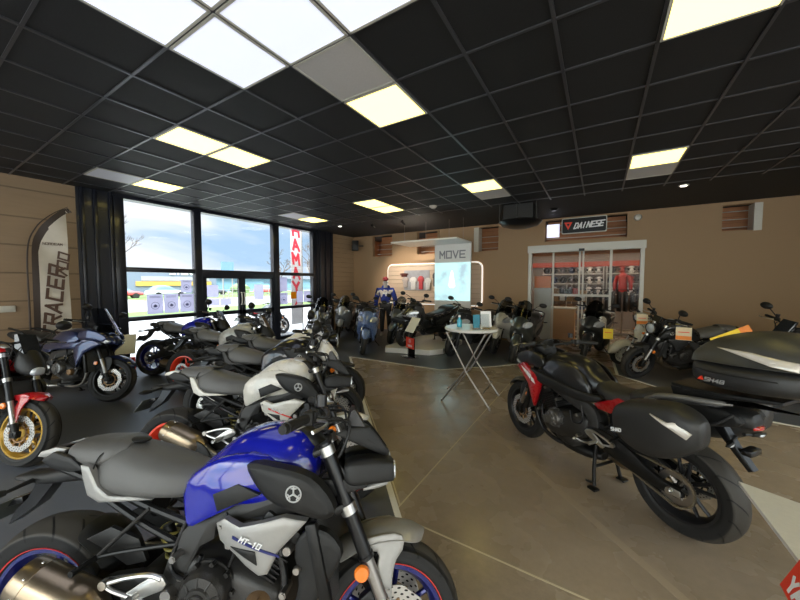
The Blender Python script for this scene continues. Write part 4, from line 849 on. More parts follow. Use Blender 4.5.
def wood_mat(name, c0, c1, rough=.5, sx=(1, 1, 12), groove=0., axis='Z'):
    if name in _M: return _M[name]
    m, nt, b = _new(name); n = nt.nodes; l = nt.links
    tc = n.new('ShaderNodeTexCoord'); mp = n.new('ShaderNodeMapping'); mp.inputs['Scale'].default_value = sx; l.new(tc.outputs['Object'], mp.inputs[0])
    no = n.new('ShaderNodeTexNoise'); no.inputs['Scale'].default_value = 2.5; no.inputs['Detail'].default_value = 6; no.inputs['Distortion'].default_value = .5; l.new(mp.outputs[0], no.inputs['Vector'])
    mx = n.new('ShaderNodeMix'); mx.data_type = 'RGBA'; mx.inputs[6].default_value = (*c0, 1); mx.inputs[7].default_value = (*c1, 1); l.new(no.outputs['Fac'], mx.inputs[0])
    if groove:
        sp = n.new('ShaderNodeSeparateXYZ'); l.new(tc.outputs['Object'], sp.inputs[0])
        f = math_node(nt, 'FRACT', math_node(nt, 'DIVIDE', sp.outputs[axis], groove)); g = math_node(nt, 'LESS_THAN', f, .05)
        m2 = n.new('ShaderNodeMix'); m2.data_type = 'RGBA'; l.new(g, m2.inputs[0]); l.new(mx.outputs[2], m2.inputs[6]); m2.inputs[7].default_value = (*[x*.68 for x in c0], 1); l.new(m2.outputs[2], b.inputs['Base Color'])
        bp = n.new('ShaderNodeBump'); bp.inputs['Distance'].default_value = .01; bp.invert = True; l.new(g, bp.inputs['Height']); l.new(bp.outputs[0], b.inputs['Normal'])
    else: l.new(mx.outputs[2], b.inputs['Base Color'])
    _set(b, 'Roughness', rough); _M[name] = m; return m
BEIGE = mat('beige_wall', (.36, .235, .130), .75, 0, 0, .3, 40, .04)
BEIGE2 = wood_mat('beige_boards', (.27, .185, .11), (.33, .225, .135), .6, (1, 1, 10), .45)
PINE = wood_mat('grooved_wood_panel', (.36, .25, .15), (.44, .32, .20), .55, (1, 1, 10), .17)
SLAT = wood_mat('slat_wall', (.62, .46, .33), (.70, .54, .40), .5, (1, 1, 10), .145)
CEDAR = wood_mat('orange_timber', (.42, .17, .07), (.55, .25, .11), .6, (1, 1, 10), .13)
FRAME = mat('dark_blue_grey_frame', (.016, .018, .028), .35, .2, .2, 0, 60)
CEILM = mat('black_ceiling_tile', (.0085, .0088, .010), .7, 0, 0, .35, 120, .1)
TBAR = mat('ceiling_grid_metal', (.085, .085, .095), .3, .5)
MAT = mat('black_vinyl_floor', (.075, .083, .10), .42, 0, 0, .25, 140, .15)
LINE = mat('white_floor_line', (.80, .78, .72), .5)
WH = mat('white_laminate', (.72, .71, .68), .35, 0, .3)
WHD = mat('off_white_metal', (.58, .56, .50), .4, .1)
REDC = mat('red_card', (.80, .05, .02), .4)
def quad(name, pts, m, par=None):
    b = MB(); b.add(pts, [tuple(range(len(pts)))]); return b.build(name, m, par, smooth=False)
def boxo(name, lo, hi, m, par=None, ch=0., kind=True):
    b = MB(); c = [(a+q)/2 for a, q in zip(lo, hi)]; b.box(c, [q-a for a, q in zip(lo, hi)], ch=ch); o = b.build(name, m, par, smooth=ch > 0)
    if par is None and kind: struct(o)
    return o
boxo('floor', (XW-.15, YF, -.1), (XR+.1, YB+5.5, 0), floor_mat())
def prism(name, poly, z0, z1, m, par=None, ch=0.):
    b = MB(); n = len(poly); b.add([(x, y, z0) for x, y in poly]+[(x, y, z1) for x, y in poly], [tuple(reversed(range(n))), tuple(range(n, 2*n))]+[(i, (i+1) % n, n+(i+1) % n, n+i) for i in range(n)])
    return b.build(name, m, par, smooth=False, bevel=ch)
EDGE_L = [(-1.1, 1.8), (-4.71, 5.51), (-2.54, 5.57), (-1.65, 6.44), (-1.36, 6.83), (-1.62, 9.5)]
struct(prism('floor_mat', [(-7.9, -3.1), (-1.1, -3.1)]+EDGE_L+[(-7.9, 9.5)], .0, .004, MAT))
EDGE_R = [(.32, 9.5), (.28, 8.04), (.31, 6.93), (.82, 6.43), (1.71, 5.53), (5.1, 5.0)]
struct(prism('floor_mat', EDGE_R+[(5.1, 9.5)], .0, .004, MAT))
def strip(pts, w, z, m, name, h=.0015):
    for a, c in zip(pts, pts[1:]):
        a = Vector((*a, 0)); c = Vector((*c, 0)); d = (c-a).normalized(); s = Vector((-d.y, d.x, 0))*w/2
        b = MB(); P = [a-s-d*w*.3, c-s+d*w*.3, c+s+d*w*.3, a+s-d*w*.3]; b.add([(p.x, p.y, z) for p in P]+[(p.x, p.y, z+h) for p in P], [(0, 1, 2, 3), (4, 5, 6, 7), (0, 1, 5, 4), (1, 2, 6, 5), (2, 3, 7, 6), (3, 0, 4, 7)])
        struct(b.build(name, m, smooth=False))
strip([(-1.1, -3)]+EDGE_L[:5], .045, .004, LINE, 'trim_1')
strip(EDGE_R[1:], .045, .004, LINE, 'trim_2')
JT = mat('pale_joint_sealant', (.55, .47, .32), .6)
strip([(-1.22, 1.95), (-1.22, 5.55)], .012, 0, JT, 'trim_3', .0008); strip([(-1.1, 1.88), (5.1, 1.88)], .012, 0, JT, 'trim_4', .0008)
JD = mat('worn_joint', (.32, .25, .175), .45)
strip([(-1.2, 3.76), (2.0, .57)], .055, 0, JD, 'trim_5', .0006); strip([(-1.2, 6.2), (5, 5.35)], .012, 0, JT, 'trim_6', .0008)
strip([(-4.2, 5.0), (-2.1, 2.9), (-1.22, 1.98)], .012, .0, JT, 'trim_7', .0006)

# walls
boxo('wall_left', (XW-.2, YF, 0), (XW, 1.94, CZ), BEIGE2)
# assumed glazed fronts, unseen, added behind and right of the camera to bring daylight
for (nm, ax) in (('wall_front', 0), ('wall_right', 1)):
    a0, a1 = ((XW, XR) if ax == 0 else (YF, 5.0)); k = 6 if ax == 0 else 4
    def seg(n_, u0, u1, z0, z1, m, th=.1):
        lo = (u0, YF-th, z0) if ax == 0 else (XR, u0, z0); hi = (u1, YF, z1) if ax == 0 else (XR+th, u1, z1); return boxo(n_, lo, hi, m)
    seg(nm, a0-.2, a1+.2 if ax == 0 else a1, 0, .35, FRAME); seg(nm, a0-.2, a1+.2 if ax == 0 else a1, 3.2, CZ, FRAME)
    for i in range(k+1): u = a0+(a1-a0)*i/k; seg('window_6', u-.06, u+.06, .35, 3.2, FRAME)
    seg('window_7', a0, a1, .35, 3.2, glassmat('window_glass', (.97, .985, 1), .05), .02)
boxo('wall_right', (XR, 5.0, 0), (XR+.15, YB+.2, CZ), BEIGE)
# back wall in pieces round its openings: (x0,x1,z0,z1)
ops = [(-7.06, -6.21, 2.60, 3.33), (-5.22, -4.40, 2.60, 3.33), (-3.24, -2.54, 2.60, 3.30), (-1.30, .52, 2.76, 3.32), (2.18, 2.77, 2.75, 3.29), (-1.64, .84, 0, 2.5)]
def wall_with_holes(name, y0, y1, xs, zs, ops, m):
    X = sorted({xs[0], xs[1], *[o[0] for o in ops], *[o[1] for o in ops]}); Z = sorted({zs[0], zs[1], *[o[2] for o in ops], *[o[3] for o in ops]}); b = MB()
    for x0, x1 in zip(X, X[1:]):
        run = None
        for z0, z1 in list(zip(Z, Z[1:]))+[(None, None)]:
            hole = z0 is None or any(o[0] < (x0+x1)/2 < o[1] and o[2] < (z0+z1)/2 < o[3] for o in ops)
            if hole:
                if run: b.box(((x0+x1)/2, (y0+y1)/2, (run[0]+run[1])/2), (x1-x0, y1-y0, run[1]-run[0])); run = None
            else: run = (run[0] if run else z0, z1)
    return struct(b.build(name, m, smooth=False))
wall_with_holes('wall_back', YB, YB+.15, (XW-.2, XR+.15), (0, CZ), ops, BEIGE)
# high openings: reveals and the timber lined space behind
for (x0, x1, z0, z1) in ops[:5]:
    for nm, lo, hi, m in (('trim_8', (x0, YB+.15, z0-.02), (x1, YB+.6, z0), CEDAR), ('trim_8', (x0, YB+.6, z0-.2), (x1, YB+.63, z1+.05), CEDAR)):
        boxo(nm, lo, hi, m)
    nb = 3
    for i in range(nb): boxo('trim_9', (x0, YB+.3, z0+.10+.17*i), (x1, YB+.34, z0+.112+.17*i), WHD)
for (x0, x1, z0, z1) in (ops[4], ops[2]):
    e = x1 if x0 > 0 else x0
    boxo('trim_10', (e-.12 if x0 > 0 else e-.02, YB-.03, z0-.02), (e+.0 if x0 > 0 else e+.12, YB+.3, z1), WHD)
# storage void behind the wall
boxo('wall_storage', (XW-.1, YB+.15, 2.3), (XW+.05, YB+1.7, CZ), CEDAR)
boxo('wall_storage', (XW, YB+1.6, 2.5), (XR, YB+1.7, CZ), CEDAR)
# window wall: pilasters, lintel, frames
def frame(y0, y1, z0, z1, d=.09, nm='window_frame', x=XW): return boxo(nm, (x-d, y0, z0), (x+d*.6, y1, z1), FRAME, ch=.006)
boxo('wall_pier', (XW-.2, 1.94, 0), (XW+.02, 2.45, CZ), FRAME)
for yy in (1.98, 2.16, 2.38): boxo('trim_11', (XW+.02, yy, 0), (XW+.07, yy+.06, CZ), FRAME, ch=.01)
boxo('wall_pier', (XW-.2, 7.62, 0), (XW+.10, 8.35, CZ), FRAME)
for yy in (7.7, 7.95, 8.2): boxo('trim_11', (XW+.10, yy, 0), (XW+.15, yy+.06, CZ), FRAME, ch=.01)
boxo('wall_window_end', (XW-.2, 8.35, 0), (XW, YB, CZ), PINE)
boxo('wall_lintel', (XW-.2, 2.45, 3.29), (XW+.03, 7.62, CZ), FRAME)
ys = [(2.45, 2.61), (3.88, 4.04), (5.98, 6.18), (7.46, 7.62)]
for i, (a, c) in enumerate(ys): frame(a, c, 0, 3.3, nm='window_%d' % 1)
for (a, c) in ((2.61, 3.88), (4.04, 5.98), (6.18, 7.46)): frame(a, c, 1.87, 1.965, nm='window_2')
for (a, c) in ((2.61, 3.88), (6.18, 7.46)):
    frame(a, c, .885, .97, nm='window_3'); frame(a, c, 0, .10, nm='window_3')
boxo('window_4', (XW-.05, 4.04, 1.79), (XW+.06, 5.98, 1.88), FRAME)
GL = glassmat('window_glass', (.97, .985, 1), .05)
for (a, c, z0, z1) in ((2.61, 3.88, .97, 1.87), (2.61, 3.88, .1, .885), (2.61, 3.88, 1.965, 3.29), (4.04, 5.98, 1.965, 3.29), (6.18, 7.46, 1.965, 3.29), (6.18, 7.46, .97, 1.87), (6.18, 7.46, .1, .885)):
    o = boxo('window_pane', (XW-.026, a, z0), (XW-.020, c, z1), GL); o.name = 'window_5'
# double door
for k, (a, c) in enumerate(((4.04, 5.01), (5.02, 5.98))):
    b = MB(); x = XW
    for lo, hi in (((x-.03, a, .02), (x+.04, a+.09, 1.79)), ((x-.03, c-.08, .02), (x+.04, c, 1.79)), ((x-.03, a, 1.76), (x+.04, c, 1.79)), ((x-.03, a, .86), (x+.04, c, .955)), ((x-.03, a, .02), (x+.04, c, .14))):
        b.box([(p+q)/2 for p, q in zip(lo, hi)], [q-p for p, q in zip(lo, hi)])
    d = struct(b.build('door_%d' % (k+1), FRAME, smooth=False))
    for z0, z1 in ((.955, 1.76), (.14, .86)): boxo('door_pane', (x-.008, a+.09, z0), (x-.002, c-.08, z1), GL, d)
    b = MB(); yy = c-.03 if k == 0 else a+.03; b.tube([(x+.04, yy, 1.1), (x+.09, yy, 1.12), (x+.09, yy, 1.38), (x+.04, yy, 1.4)], .014); b.build('door_handle', WHD, d)
# ceiling slab + grid + tiles
boxo('ceiling', (XW-.2, YF, CZ), (XR+.15, YB+5.6, CZ+.12), CEILM)
gx0 = .303; g = .603; gy0 = 1.19
b = MB()
k0 = math.ceil((XW+.15-gx0)/g); 
for k in range(k0, 9):
    x = gx0+k*g
    if x < XR: b.box((x, (YF+7.35)/2, CZ-.006), (.024, 7.35-YF, .012))
for k in range(-7, 11):
    y = gy0+k*.6
    if y < 7.3: b.box(((XW+XR)/2, y, CZ-.005), (XR-XW, .020, .010))
o = b.build('ceiling_grid', TBAR, smooth=False); struct(o)
WARM = emis('warm_light_panel', (1, .80, .20), 3.0); COOL = emis('cool_light_panel', (.78, .82, 1), .62); OFFP = mat('unlit_light_panel', (.55, .53, .52), .5); OFFB = mat('unlit_panel_pale', (.75, .76, .84), .5)
def panel_light(i, j, kind, lab, grp=None, cat='ceiling light'):
    x0 = gx0+i*g; y0 = gy0+j*.6
    b = MB(); 
    for c, s in (((x0+g/2, y0+.016, 0), (g-.03, .018)), ((x0+g/2, y0+.6-.016, 0), (g-.03, .018)), ((x0+.018, y0+.3, 0), (.018, .58)), ((x0+g-.018, y0+.3, 0), (.018, .58))): b.box((c[0], c[1], CZ-.010), (s[0], s[1], .018))
    t = b.build('ceiling_light', WHD, smooth=False); tag(t, lab, cat, grp)
    b = MB(); b.box((x0+g/2, y0+.3, CZ-.009), (g-.05, .55, .012)); b.build('diffuser', {'w': WARM, 'c': COOL, 'o': OFFP, 'b': OFFB}[kind], t, smooth=False)
for i in (-5, -4, -3):
    for j in (-2, -1, 0):
        lab = {(-4, 0): 'large cool white ceiling panel touching the grey unlit one', (-5, 0): 'cool white ceiling panel diagonally left of the unlit grey tile', (-3, 0): 'cool white ceiling panel at top centre, right of the block',
               (-5, -1): 'leftmost cool white ceiling panel of the top left block'}.get((i, j), 'cool white ceiling panel at the top edge, behind the others')
        panel_light(i, j, 'c', lab, 'cool white ceiling panels')
for (i, j, k, lab) in ((-4, 1, 'o', 'grey unlit square ceiling panel between white and yellow panels'), (-4, 2, 'w', 'yellow square ceiling light beside the grey unlit panel'),
        (-8, 1, 'w', 'left one of two joined yellow ceiling lights, over the red wheeled bikes'), (-8, 2, 'w', 'right one of two joined yellow ceiling lights, over the windows'),
        (-12, 1, 'b', 'pale unlit ceiling panel above the black pillar by the flag'), (-12, 2, 'w', 'yellow ceiling light just above the first window'),
        (-12, 7, 'b', 'pale unlit ceiling panel above the banner window'), (-12, 8, 'w', 'yellow ceiling light above the window end pillar'),
        (-8, 7, 'w', 'left half of the yellow ceiling light pair before the display wall'), (-8, 8, 'w', 'right half of the yellow ceiling light pair before the display wall'),
        (-4, 7, 'w', 'yellow half of the ceiling light above the round table'), (-4, 8, 'o', 'grey unlit half of the ceiling light above the round table'),
        (0, 7, 'w', 'yellow half of the ceiling light near the black sign'), (0, 8, 'o', 'grey unlit half of the ceiling light near the black sign'),
        (0, 2, 'w', 'large yellow ceiling light at the top right edge'), (0, 1, 'w', 'yellow ceiling light cut off by the top right edge')):
    panel_light(i, j, k, lab)
for (i, j) in ((5, 2), (5, 7), (0, -3), (5, -3), (-8, -3), (4, 2), (4, 7)): panel_light(i, j, 'w', 'yellow ceiling light outside the picture', 'ceiling lights outside the picture')
# ceiling behind the grid is plain; round downlights
SPOT = emis('spot_lamp', (1, .95, .88), 14)
for (x, y, lab) in ((-6.7, 7.43, 'small round downlight in the ceiling before the timber corner'), (1.2, 7.51, 'small round downlight in the ceiling above the black bikes')):
    b = MB(); b.lathe([(.05, 0), (.075, 0), (.075, -.012), (.05, -.018)], (x, y, CZ), (0, 0, 1), closed=True, n=24); t = tag(b.build('downlight', WHD), lab, 'downlight'); b = MB(); b.lathe([(.0001, -.006), (.05, -.006)], (x, y, CZ), (0, 0, 1), n=20, cap=False); b.build('lamp', SPOT, t)
b = MB(); b.lathe([(.0001, -.05), (.05, -.05), (.07, -.03), (.09, 0)], (-3.2, 6.6, CZ), (0, 0, 1), n=20); tag(b.build('smoke_detector', WHD), 'small pale round detector on the ceiling left of the white hanging board', 'smoke detector')
b = MB(); b.lathe([(.0001, -.05), (.05, -.05), (.08, -.02), (.1, 0)], (-.95, 8.3, CZ), (0, 0, 1), n=20); tag(b.build('smoke_detector', BLK2), 'small dark round detector on the ceiling above the black sign', 'smoke detector')
b = MB(); b.lathe([(.0001, -.06), (.06, -.05), (.075, -.02), (.08, 0)], (.72, YB, 3.2), (0, 1, 0), n=20); tag(b.build('alarm_siren', WHD), 'small round pale siren on the beige wall right of the black sign', 'siren')
# ceiling unit above the passage
t = thing('ceiling_speaker_unit', 'large black ceiling unit with curved underside beside the black sign', 'ceiling unit', (-1.55, 7.6, CZ))
b = MB(); b.lathe([(.0001, -.50), (.2, -.49), (.38, -.44), (.46, -.36), (.44, -.34), (.0001, -.34)], (0, 0, 0), (0, 0, 1), n=40); b.build('lower_tray', BLK2, t)
b = MB(); b.box((0, 0, -.18), (.62, .5, .36)); b.build('housing', BLK, t, bevel=.01)
b = MB()
for x in (-.38, -.02, .38): b = MB(); b.cyl((x, -.27, -.36), (x, -.27, 0), .012); b.build('support_rod', DGR, t)
# shop opening in the back wall
t = struct(thing('door_3', '', '')); del t['label']; del t['category']
b = MB()
for lo, hi in (((-1.72, YB-.05, 2.47), (.90, YB+.12, 2.66)), ((-1.70, YB-.02, 0), (-1.62, YB+.12, 2.5)), ((.80, YB-.02, 0), (.88, YB+.12, 2.5))): b.box([(p+q)/2 for p, q in zip(lo, hi)], [q-p for p, q in zip(lo, hi)])
b.build('door_frame', WHD, t, smooth=False)
for x, w in ((-1.08, .045), (-.46, .04), (-.38, .04), (.22, .055)):
    b = MB(); b.box((x, YB+.06, 1.24), (w, .05, 2.48)); b.build('door_stile', WHD, t)
b = MB(); b.box((-.42, YB-.03, 2.50), (.13, .10, .06), ch=.01); b.build('door_sensor', BLK2, t)
b = MB(); b.box((-.75, YB+.06, 1.33), (.66, .03, .06)); b.box((-.09, YB+.06, 1.33), (.62, .03, .06)); b.build('door_rail', WHD, t, smooth=False)
for a, c in ((-1.62, -1.1), (-1.06, -.48), (-.36, .2), (.25, .8)): boxo('door_pane', (a, YB+.058, .02), (c, YB+.064, 2.47), glassmat('shop_glass', (.97, .97, .97), .02), t)
# the shop behind: walls, floor boards
boxo('wall_shop_back', (-4.5, YB+4.4, 0), (4.5, YB+4.5, CZ), mat('shop_wall_grey', (.20, .17, .15), .7))
boxo('wall_shop_left', (-4.55, YB+.15, 0), (-4.5, YB+4.4, CZ), BEIGE); boxo('wall_shop_right', (4.5, YB+.15, 0), (4.55, YB+4.4, CZ), BEIGE)
boxo('trim_12', (-4.5, YB+4.25, 2.25), (4.5, YB+4.4, 2.43), mat('red_fascia', (.34, .045, .02), .4))
for x in (-1.9, .1, 1.4):
    b = MB(); b.cyl((x, YB+3.2, 3.2), (x+.03, YB+3.28, 3.08), .05); t = tag(b.build('track_spotlight', WHD), {-1.9: 'spotlight above the left door pane in the shop', .1: 'spotlight above the middle door pane in the shop', 1.4: 'spotlight above the right door pane in the shop'}[x], 'spotlight'); b = MB(); b.cyl((x+.03, YB+3.28, 3.08), (x+.033, YB+3.288, 3.07), .045); b.build('lamp', emis('shop_spot', (1, .85, .65), 30), t)
boxo('trim_13', (-4, YB+2.0, 3.30), (4, YB+2.25, 3.34), emis('shop_strip_light', (1, .86, .66), 13))
SHC = [(.5, .5, .5), (.03, .03, .035), (.05, .05, .05), (.35, .04, .03), (.12, .12, .14), (.6, .6, .58), (.04, .06, .12)]
def shelf(x0, x1, y, zs, kind, label, grp, n, hue=None, d=.35):
    t = thing('display_shelf', label, 'shelf', ((x0+x1)/2, y, 0)); w = x1-x0
    for z in zs: b = MB(); b.box((0, 0, z), (w, d, .025)); b.build('shelf_board', WHD if kind == 'helmet' else wood_mat('shelf_wood', (.33, .2, .1), (.4, .26, .14)), t, smooth=False)
    for x in (-w/2, 0, w/2): b = MB(); b.box((x, d/2, max(zs)/2+.15), (.03, .03, max(zs)+.3)); b.build('shelf_upright', WHD, t, smooth=False)
    protos = []
    for z in zs:
        for i in range(n):
            x = x0+w*(i+.5)/n+rnd.uniform(-.015, .015); c = rnd.choice(SHC)
            mm = mat('item_%d' % SHC.index(c), c, .35)
            b = MB()
            if kind == 'helmet':
                b.sphere((0, 0, .125), (.115, .15, .125), 16, 10); o = b.build('helmet', mm, angle=80)
                b = MB(); b.arc((0, 0, 0), .04, .02, 0, 90); v = MB(); v.lathe([(.118, -.045), (.124, 0), (.118, .045)], (0, -.02, .13), (0, 0, 1), n=24, cap=False); v.f = [f for f in v.f if all(v.v[i].y < -.05 for i in f)]; v.m = [0]*len(v.f); v.build('visor', BLK2, o)
                tag(o, grp[0], 'helmet', grp[1])
            else:
                h = rnd.uniform(.10, .17); b.box((0, 0, h/2), (w/n*.8, .26, h)); o = b.build('shoe_box', mm if rnd.random() < .5 else mat('tan_box', (.30, .19, .10), .6), smooth=False); tag(o, grp[0], 'box', grp[1])
            o.location = (x, y-.02, z+.013)
    return t
shelf(-1.9, .1, YB+4.1, (1.25, 1.62, 1.98), 'helmet', 'white shelving with helmets under the red fascia, left half', ('small helmet on the white shop shelving seen through the door glass', 'helmets on the shop shelving'), 7)
shelf(.2, 2.2, YB+4.1, (1.25, 1.62, 1.98), 'helmet', 'white shelving with helmets under the red fascia, right half', ('small helmet on the white shop shelving seen through the door glass', 'helmets on the shop shelving'), 7)
shelf(-1.45, -.35, YB+1.9, (.55, .82, 1.09, 1.30), 'box', 'wooden rack of boxes behind the left sliding door', ('small box on the wooden rack behind the sliding door', 'boxes on the wooden rack'), 6, d=.3)
t = thing('sales_counter', 'orange wood counter behind the left sliding door', 'counter', (-1.1, YB+1.2, 0))
b = MB(); b.box((0, 0, .45), (1.0, .5, .9)); b.build('counter_body', wood_mat('counter_wood', (.50, .26, .10), (.60, .34, .15)), t, smooth=False); b = MB(); b.box((0, 0, .915), (1.05, .55, .03)); b.build('counter_top', WHD, t, smooth=False)
t = thing('promotional_board', 'pale board with orange top standing behind the left door pane', 'board', (-1.42, YB+.7, 0))
b = MB(); b.box((0, 0, .75), (.46, .04, 1.5)); b.build('board_panel', mat('pale_board', (.5, .52, .48), .4), t); b = MB(); b.box((0, 0, 1.68), (.44, .04, .34)); b.build('orange_header', mat('orange_print', (.75, .22, .06), .4, var=.4, scale=6), t)
# clothes rails and a red jacket
JK = [(.02, .02, .022), (.03, .03, .03), (.05, .05, .055), (.55, .03, .02)]
t = thing('clothes_rail', 'black clothes rail of dark jackets behind the right door pane', 'clothes rail', (.2, YB+2.4, 0)); b = MB()
b.tube([(-.75, 0, 0), (-.75, 0, 1.45), (.75, 0, 1.45), (.75, 0, 0)], .014, k=1); b.build('rail_frame', BLK2, t)
def jacket(x, y, z, m, lab, grp=None, s=1.):
    b = MB(); b.hull([(-.05, 0, .0, .01, .01, 2, 1), (0, 0, .2, .26, .34, 3, .7), (.05, 0, .0, .01, .01, 2, 1)], k=3)
    b = MB(); b.tube([(0, 0, .3), (0, 0, .22), (0, 0, 0), (0, 0, -.32)], [.05, .17, .16, .17], n=14, k=3, flat=.35)
    for sg in (-1, 1): b.tube([(0, sg*.13, .2), (.01, sg*.2, .0), (.03, sg*.21, -.26)], [.06, .055, .05], n=10)
    b.v = [Vector((v.x*(.9 if grp else 1), v.y, v.z)) for v in b.v]
    xs_ = [v.x for v in b.v]; k_ = .055/max(abs(q) for q in xs_) if not grp is None else 1
    b.v = [Vector((v.x*k_, v.y, v.z)) for v in b.v]
    o = b.build('jacket', m); o.location = (x, y, z); o.scale = (s, s, s); tag(o, lab, 'jacket', grp); return o
for i in range(9): jacket(-.45+i*.16, YB+2.4, 1.1, mat('jacket_%d' % (i % 3), JK[i % 3], .6), 'dark jacket hanging on the rail behind the sliding door', 'dark jackets on the rail')
o = jacket(.62, YB+3.0, 1.68, mat('red_jacket', (.35, .02, .015), .5), 'bright red jacket displayed high behind the right door pane'); o.rotation_euler[2] = PI/2
t = thing('display_stand', 'thin stand holding the red jacket behind the right door pane', 'stand', (.62, YB+3.0, 0)); b = MB(); b.cyl((0, 0, 0), (0, 0, 1.5), .02); b.lathe([(.0001, 0), (.2, 0), (.2, .015), (.0001, .02)], (0, 0, 0), (0, 0, 1), n=24); b.build('stand_pole', STL, t)
# black sign above
t = thing('shop_sign', 'black rounded sign with red triangle and white slanted lettering', 'sign', (-.385, YB-.2, 3.09))
b = MB(); P = []
for (cx, cz) in ((.455, .16), (-.455, .16), (-.455, -.16), (.455, -.16)):
    q = {(1, 1): 0, (-1, 1): 90, (-1, -1): 180, (1, -1): 270}[(int(math.copysign(1, cx)), int(math.copysign(1, cz)))]
    for k in range(5): P.append((cx+.035*math.cos(R(q+k*22.5)), cz+.035*math.sin(R(q+k*22.5))))
b.panel(P, .0, .05, -1, .0); b.build('sign_rim', WHD, t); b = MB(); b.panel([(x*.965, z*.9) for x, z in P], -.05, .006, -1, .0); b.build('sign_face', BLK2, t)
b = MB(); b.panel([(-.43, .09), (-.25, .09), (-.34, -.10)], -.056, .004, -1, 0); b.build('red_triangle', REDC, t); b = MB(); b.panel([(-.375, .055), (-.305, .055), (-.34, -.02)], -.061, .002, -1, 0); b.build('triangle_mark', BLK2, t)
text_mb('DAINESE', .125, (.095, -.058, .0), (1, 0, .04), (0, 0, 1), .003, .35, 1.35, wide=.78).build('lettering', WHITE, t, smooth=False)
b = MB(); b.cyl((-.1, .03, .1), (-.1, .2, .1), .01); b.cyl((.3, .03, .1), (.3, .2, .1), .01); b.build('sign_bracket', STL, t)
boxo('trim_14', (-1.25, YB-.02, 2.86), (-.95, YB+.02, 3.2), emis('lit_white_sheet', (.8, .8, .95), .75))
# hanging white board with screen, canopy
t = thing('hanging_display_board', 'white hanging board with MOVE lettering, glowing screen and flat canopy', 'display board', (-3.6, 8.7, 0))
b = MB(); b.box((0, 0, 1.55), (1.10, .05, 2.42)); b.build('board', WH, t, bevel=.004)
SCR, nt, bb = _new('screen_picture'); n = nt.nodes; tc = n.new('ShaderNodeTexCoord'); no = n.new('ShaderNodeTexNoise'); no.inputs['Scale'].default_value = 2.2; no.inputs['Detail'].default_value = 5; nt.links.new(tc.outputs['Object'], no.inputs['Vector'])
cr = n.new('ShaderNodeValToRGB'); cr.color_ramp.elements[0].position = .36; cr.color_ramp.elements[0].color = (.38, .55, .62, 1); cr.color_ramp.elements[1].position = .52; cr.color_ramp.elements[1].color = (.56, .93, .92, 1)
nt.links.new(no.outputs['Fac'], cr.inputs[0]); nt.links.new(cr.outputs[0], bb.inputs['Emission Color']); _set(bb, 'Emission Strength', .9); _set(bb, 'Base Color', (.05, .05, .05, 1)); _set(bb, 'Roughness', .2)
b = MB(); b.box((0, -.032, 1.69), (1.08, .012, 1.08)); so = b.build('screen', SCR, t)
b = MB(); b.panel([(-.12, 1.5), (.12, 1.5), (.08, 1.75), (.04, 2.0), (-.03, 2.02), (-.08, 1.8)], -.038, .002, -1, 0, rd=1); b.build('screen_figure', emis('screen_grey', (.62, .72, .82), .95), so)
text_mb('MOVE', .19, (.0, -.027, 2.46), (1, 0, 0), (0, 0, 1), .004, 0, 1.15, wide=1.15).build('lettering', mat('grey_lettering', (.22, .22, .24), .4), t, smooth=False)
b = MB(); b.box((-.42, -.55, 2.77), (1.95, 1.1, .04)); c_ = b.build('canopy', WH, t, bevel=.004)
b = MB()
for x in (-1.3, -.6, .1, .5): b.cyl((x, -.5, 2.78), (x, -.5, CZ), .004, n=6)
b.build('suspension_wire', STL, t)
# slat wall panel with wall items
t = thing('slat_wall_panel', 'wide rounded wooden slat panel with pale lit rim behind the white board', 'wall panel', (-4.67, YB-.02, 1.62))
def rr(w, h, r, n=7):
    P = []
    for sx, sz, q in ((1, 1, 0), (-1, 1, 90), (-1, -1, 180), (1, -1, 270)):
        for k in range(n): a = R(q+90*k/(n-1)); P.append((sx*(w-r)+r*math.cos(a), sz*(h-r)+r*math.sin(a)))
    return P
b = MB(); b.panel(rr(1.70, .68, .2), 0, .03, -1, .004); b.build('panel_rim', emis('lit_rim', (1, .93, .84), .6), t); b = MB(); b.panel(rr(1.665, .645, .18), -.03, .02, -1, .004); b.build('slat_boards', SLAT, t)
b = MB(); b.box((-.52, -.06, .12), (.95, .02, .66)); b.build('print_panel', mat('grey_print', (.38, .38, .41), .4, var=.25, scale=9), t)
for i, (x, z, w, h, c, nm, lab) in enumerate(((-.98, .30, .30, .12, (.12, .03, .02), 'cap', 'brown and red cap at the top left of the grey wall print'), (-.93, .05, .24, .34, (.5, .42, .38), 'glove_pair', 'pale gloves hanging left on the slat panel'), (-.62, .02, .26, .42, (.75, .72, .70), 't_shirt', 'white t-shirt on the slat panel beside the red one'),
        (-.34, .04, .20, .44, (.62, .08, .09), 't_shirt', 'red and white t-shirt in the middle of the slat panel'), (-.08, .0, .22, .40, (.70, .69, .68), 't_shirt', 'white t-shirt right of the red one'), (.16, .14, .13, .44, (.10, .10, .11), 'boot', 'dark item hanging at the right end of the wall print'))):
    b = MB(); b.panel([(x-w/2, z+h*.35), (x-w*.2, z+h/2), (x+w*.2, z+h/2), (x+w/2, z+h*.35), (x+w*.5, z+h*.1), (x+w*.33, z+h*.12), (x+w*.33, z-h/2), (x-w*.33, z-h/2), (x-w*.33, z+h*.12), (x-w*.5, z+h*.1)], -.075, .05, -1, .012)
    o = b.build(nm, mat('wall_item_%d' % i, c, .6, 0, 0, .3, 30, .2)); o.location = t.location; tag(o, lab, {'cap': 'cap', 'glove_pair': 'gloves', 't_shirt': 't-shirt', 'boot': 'boot'}[nm])
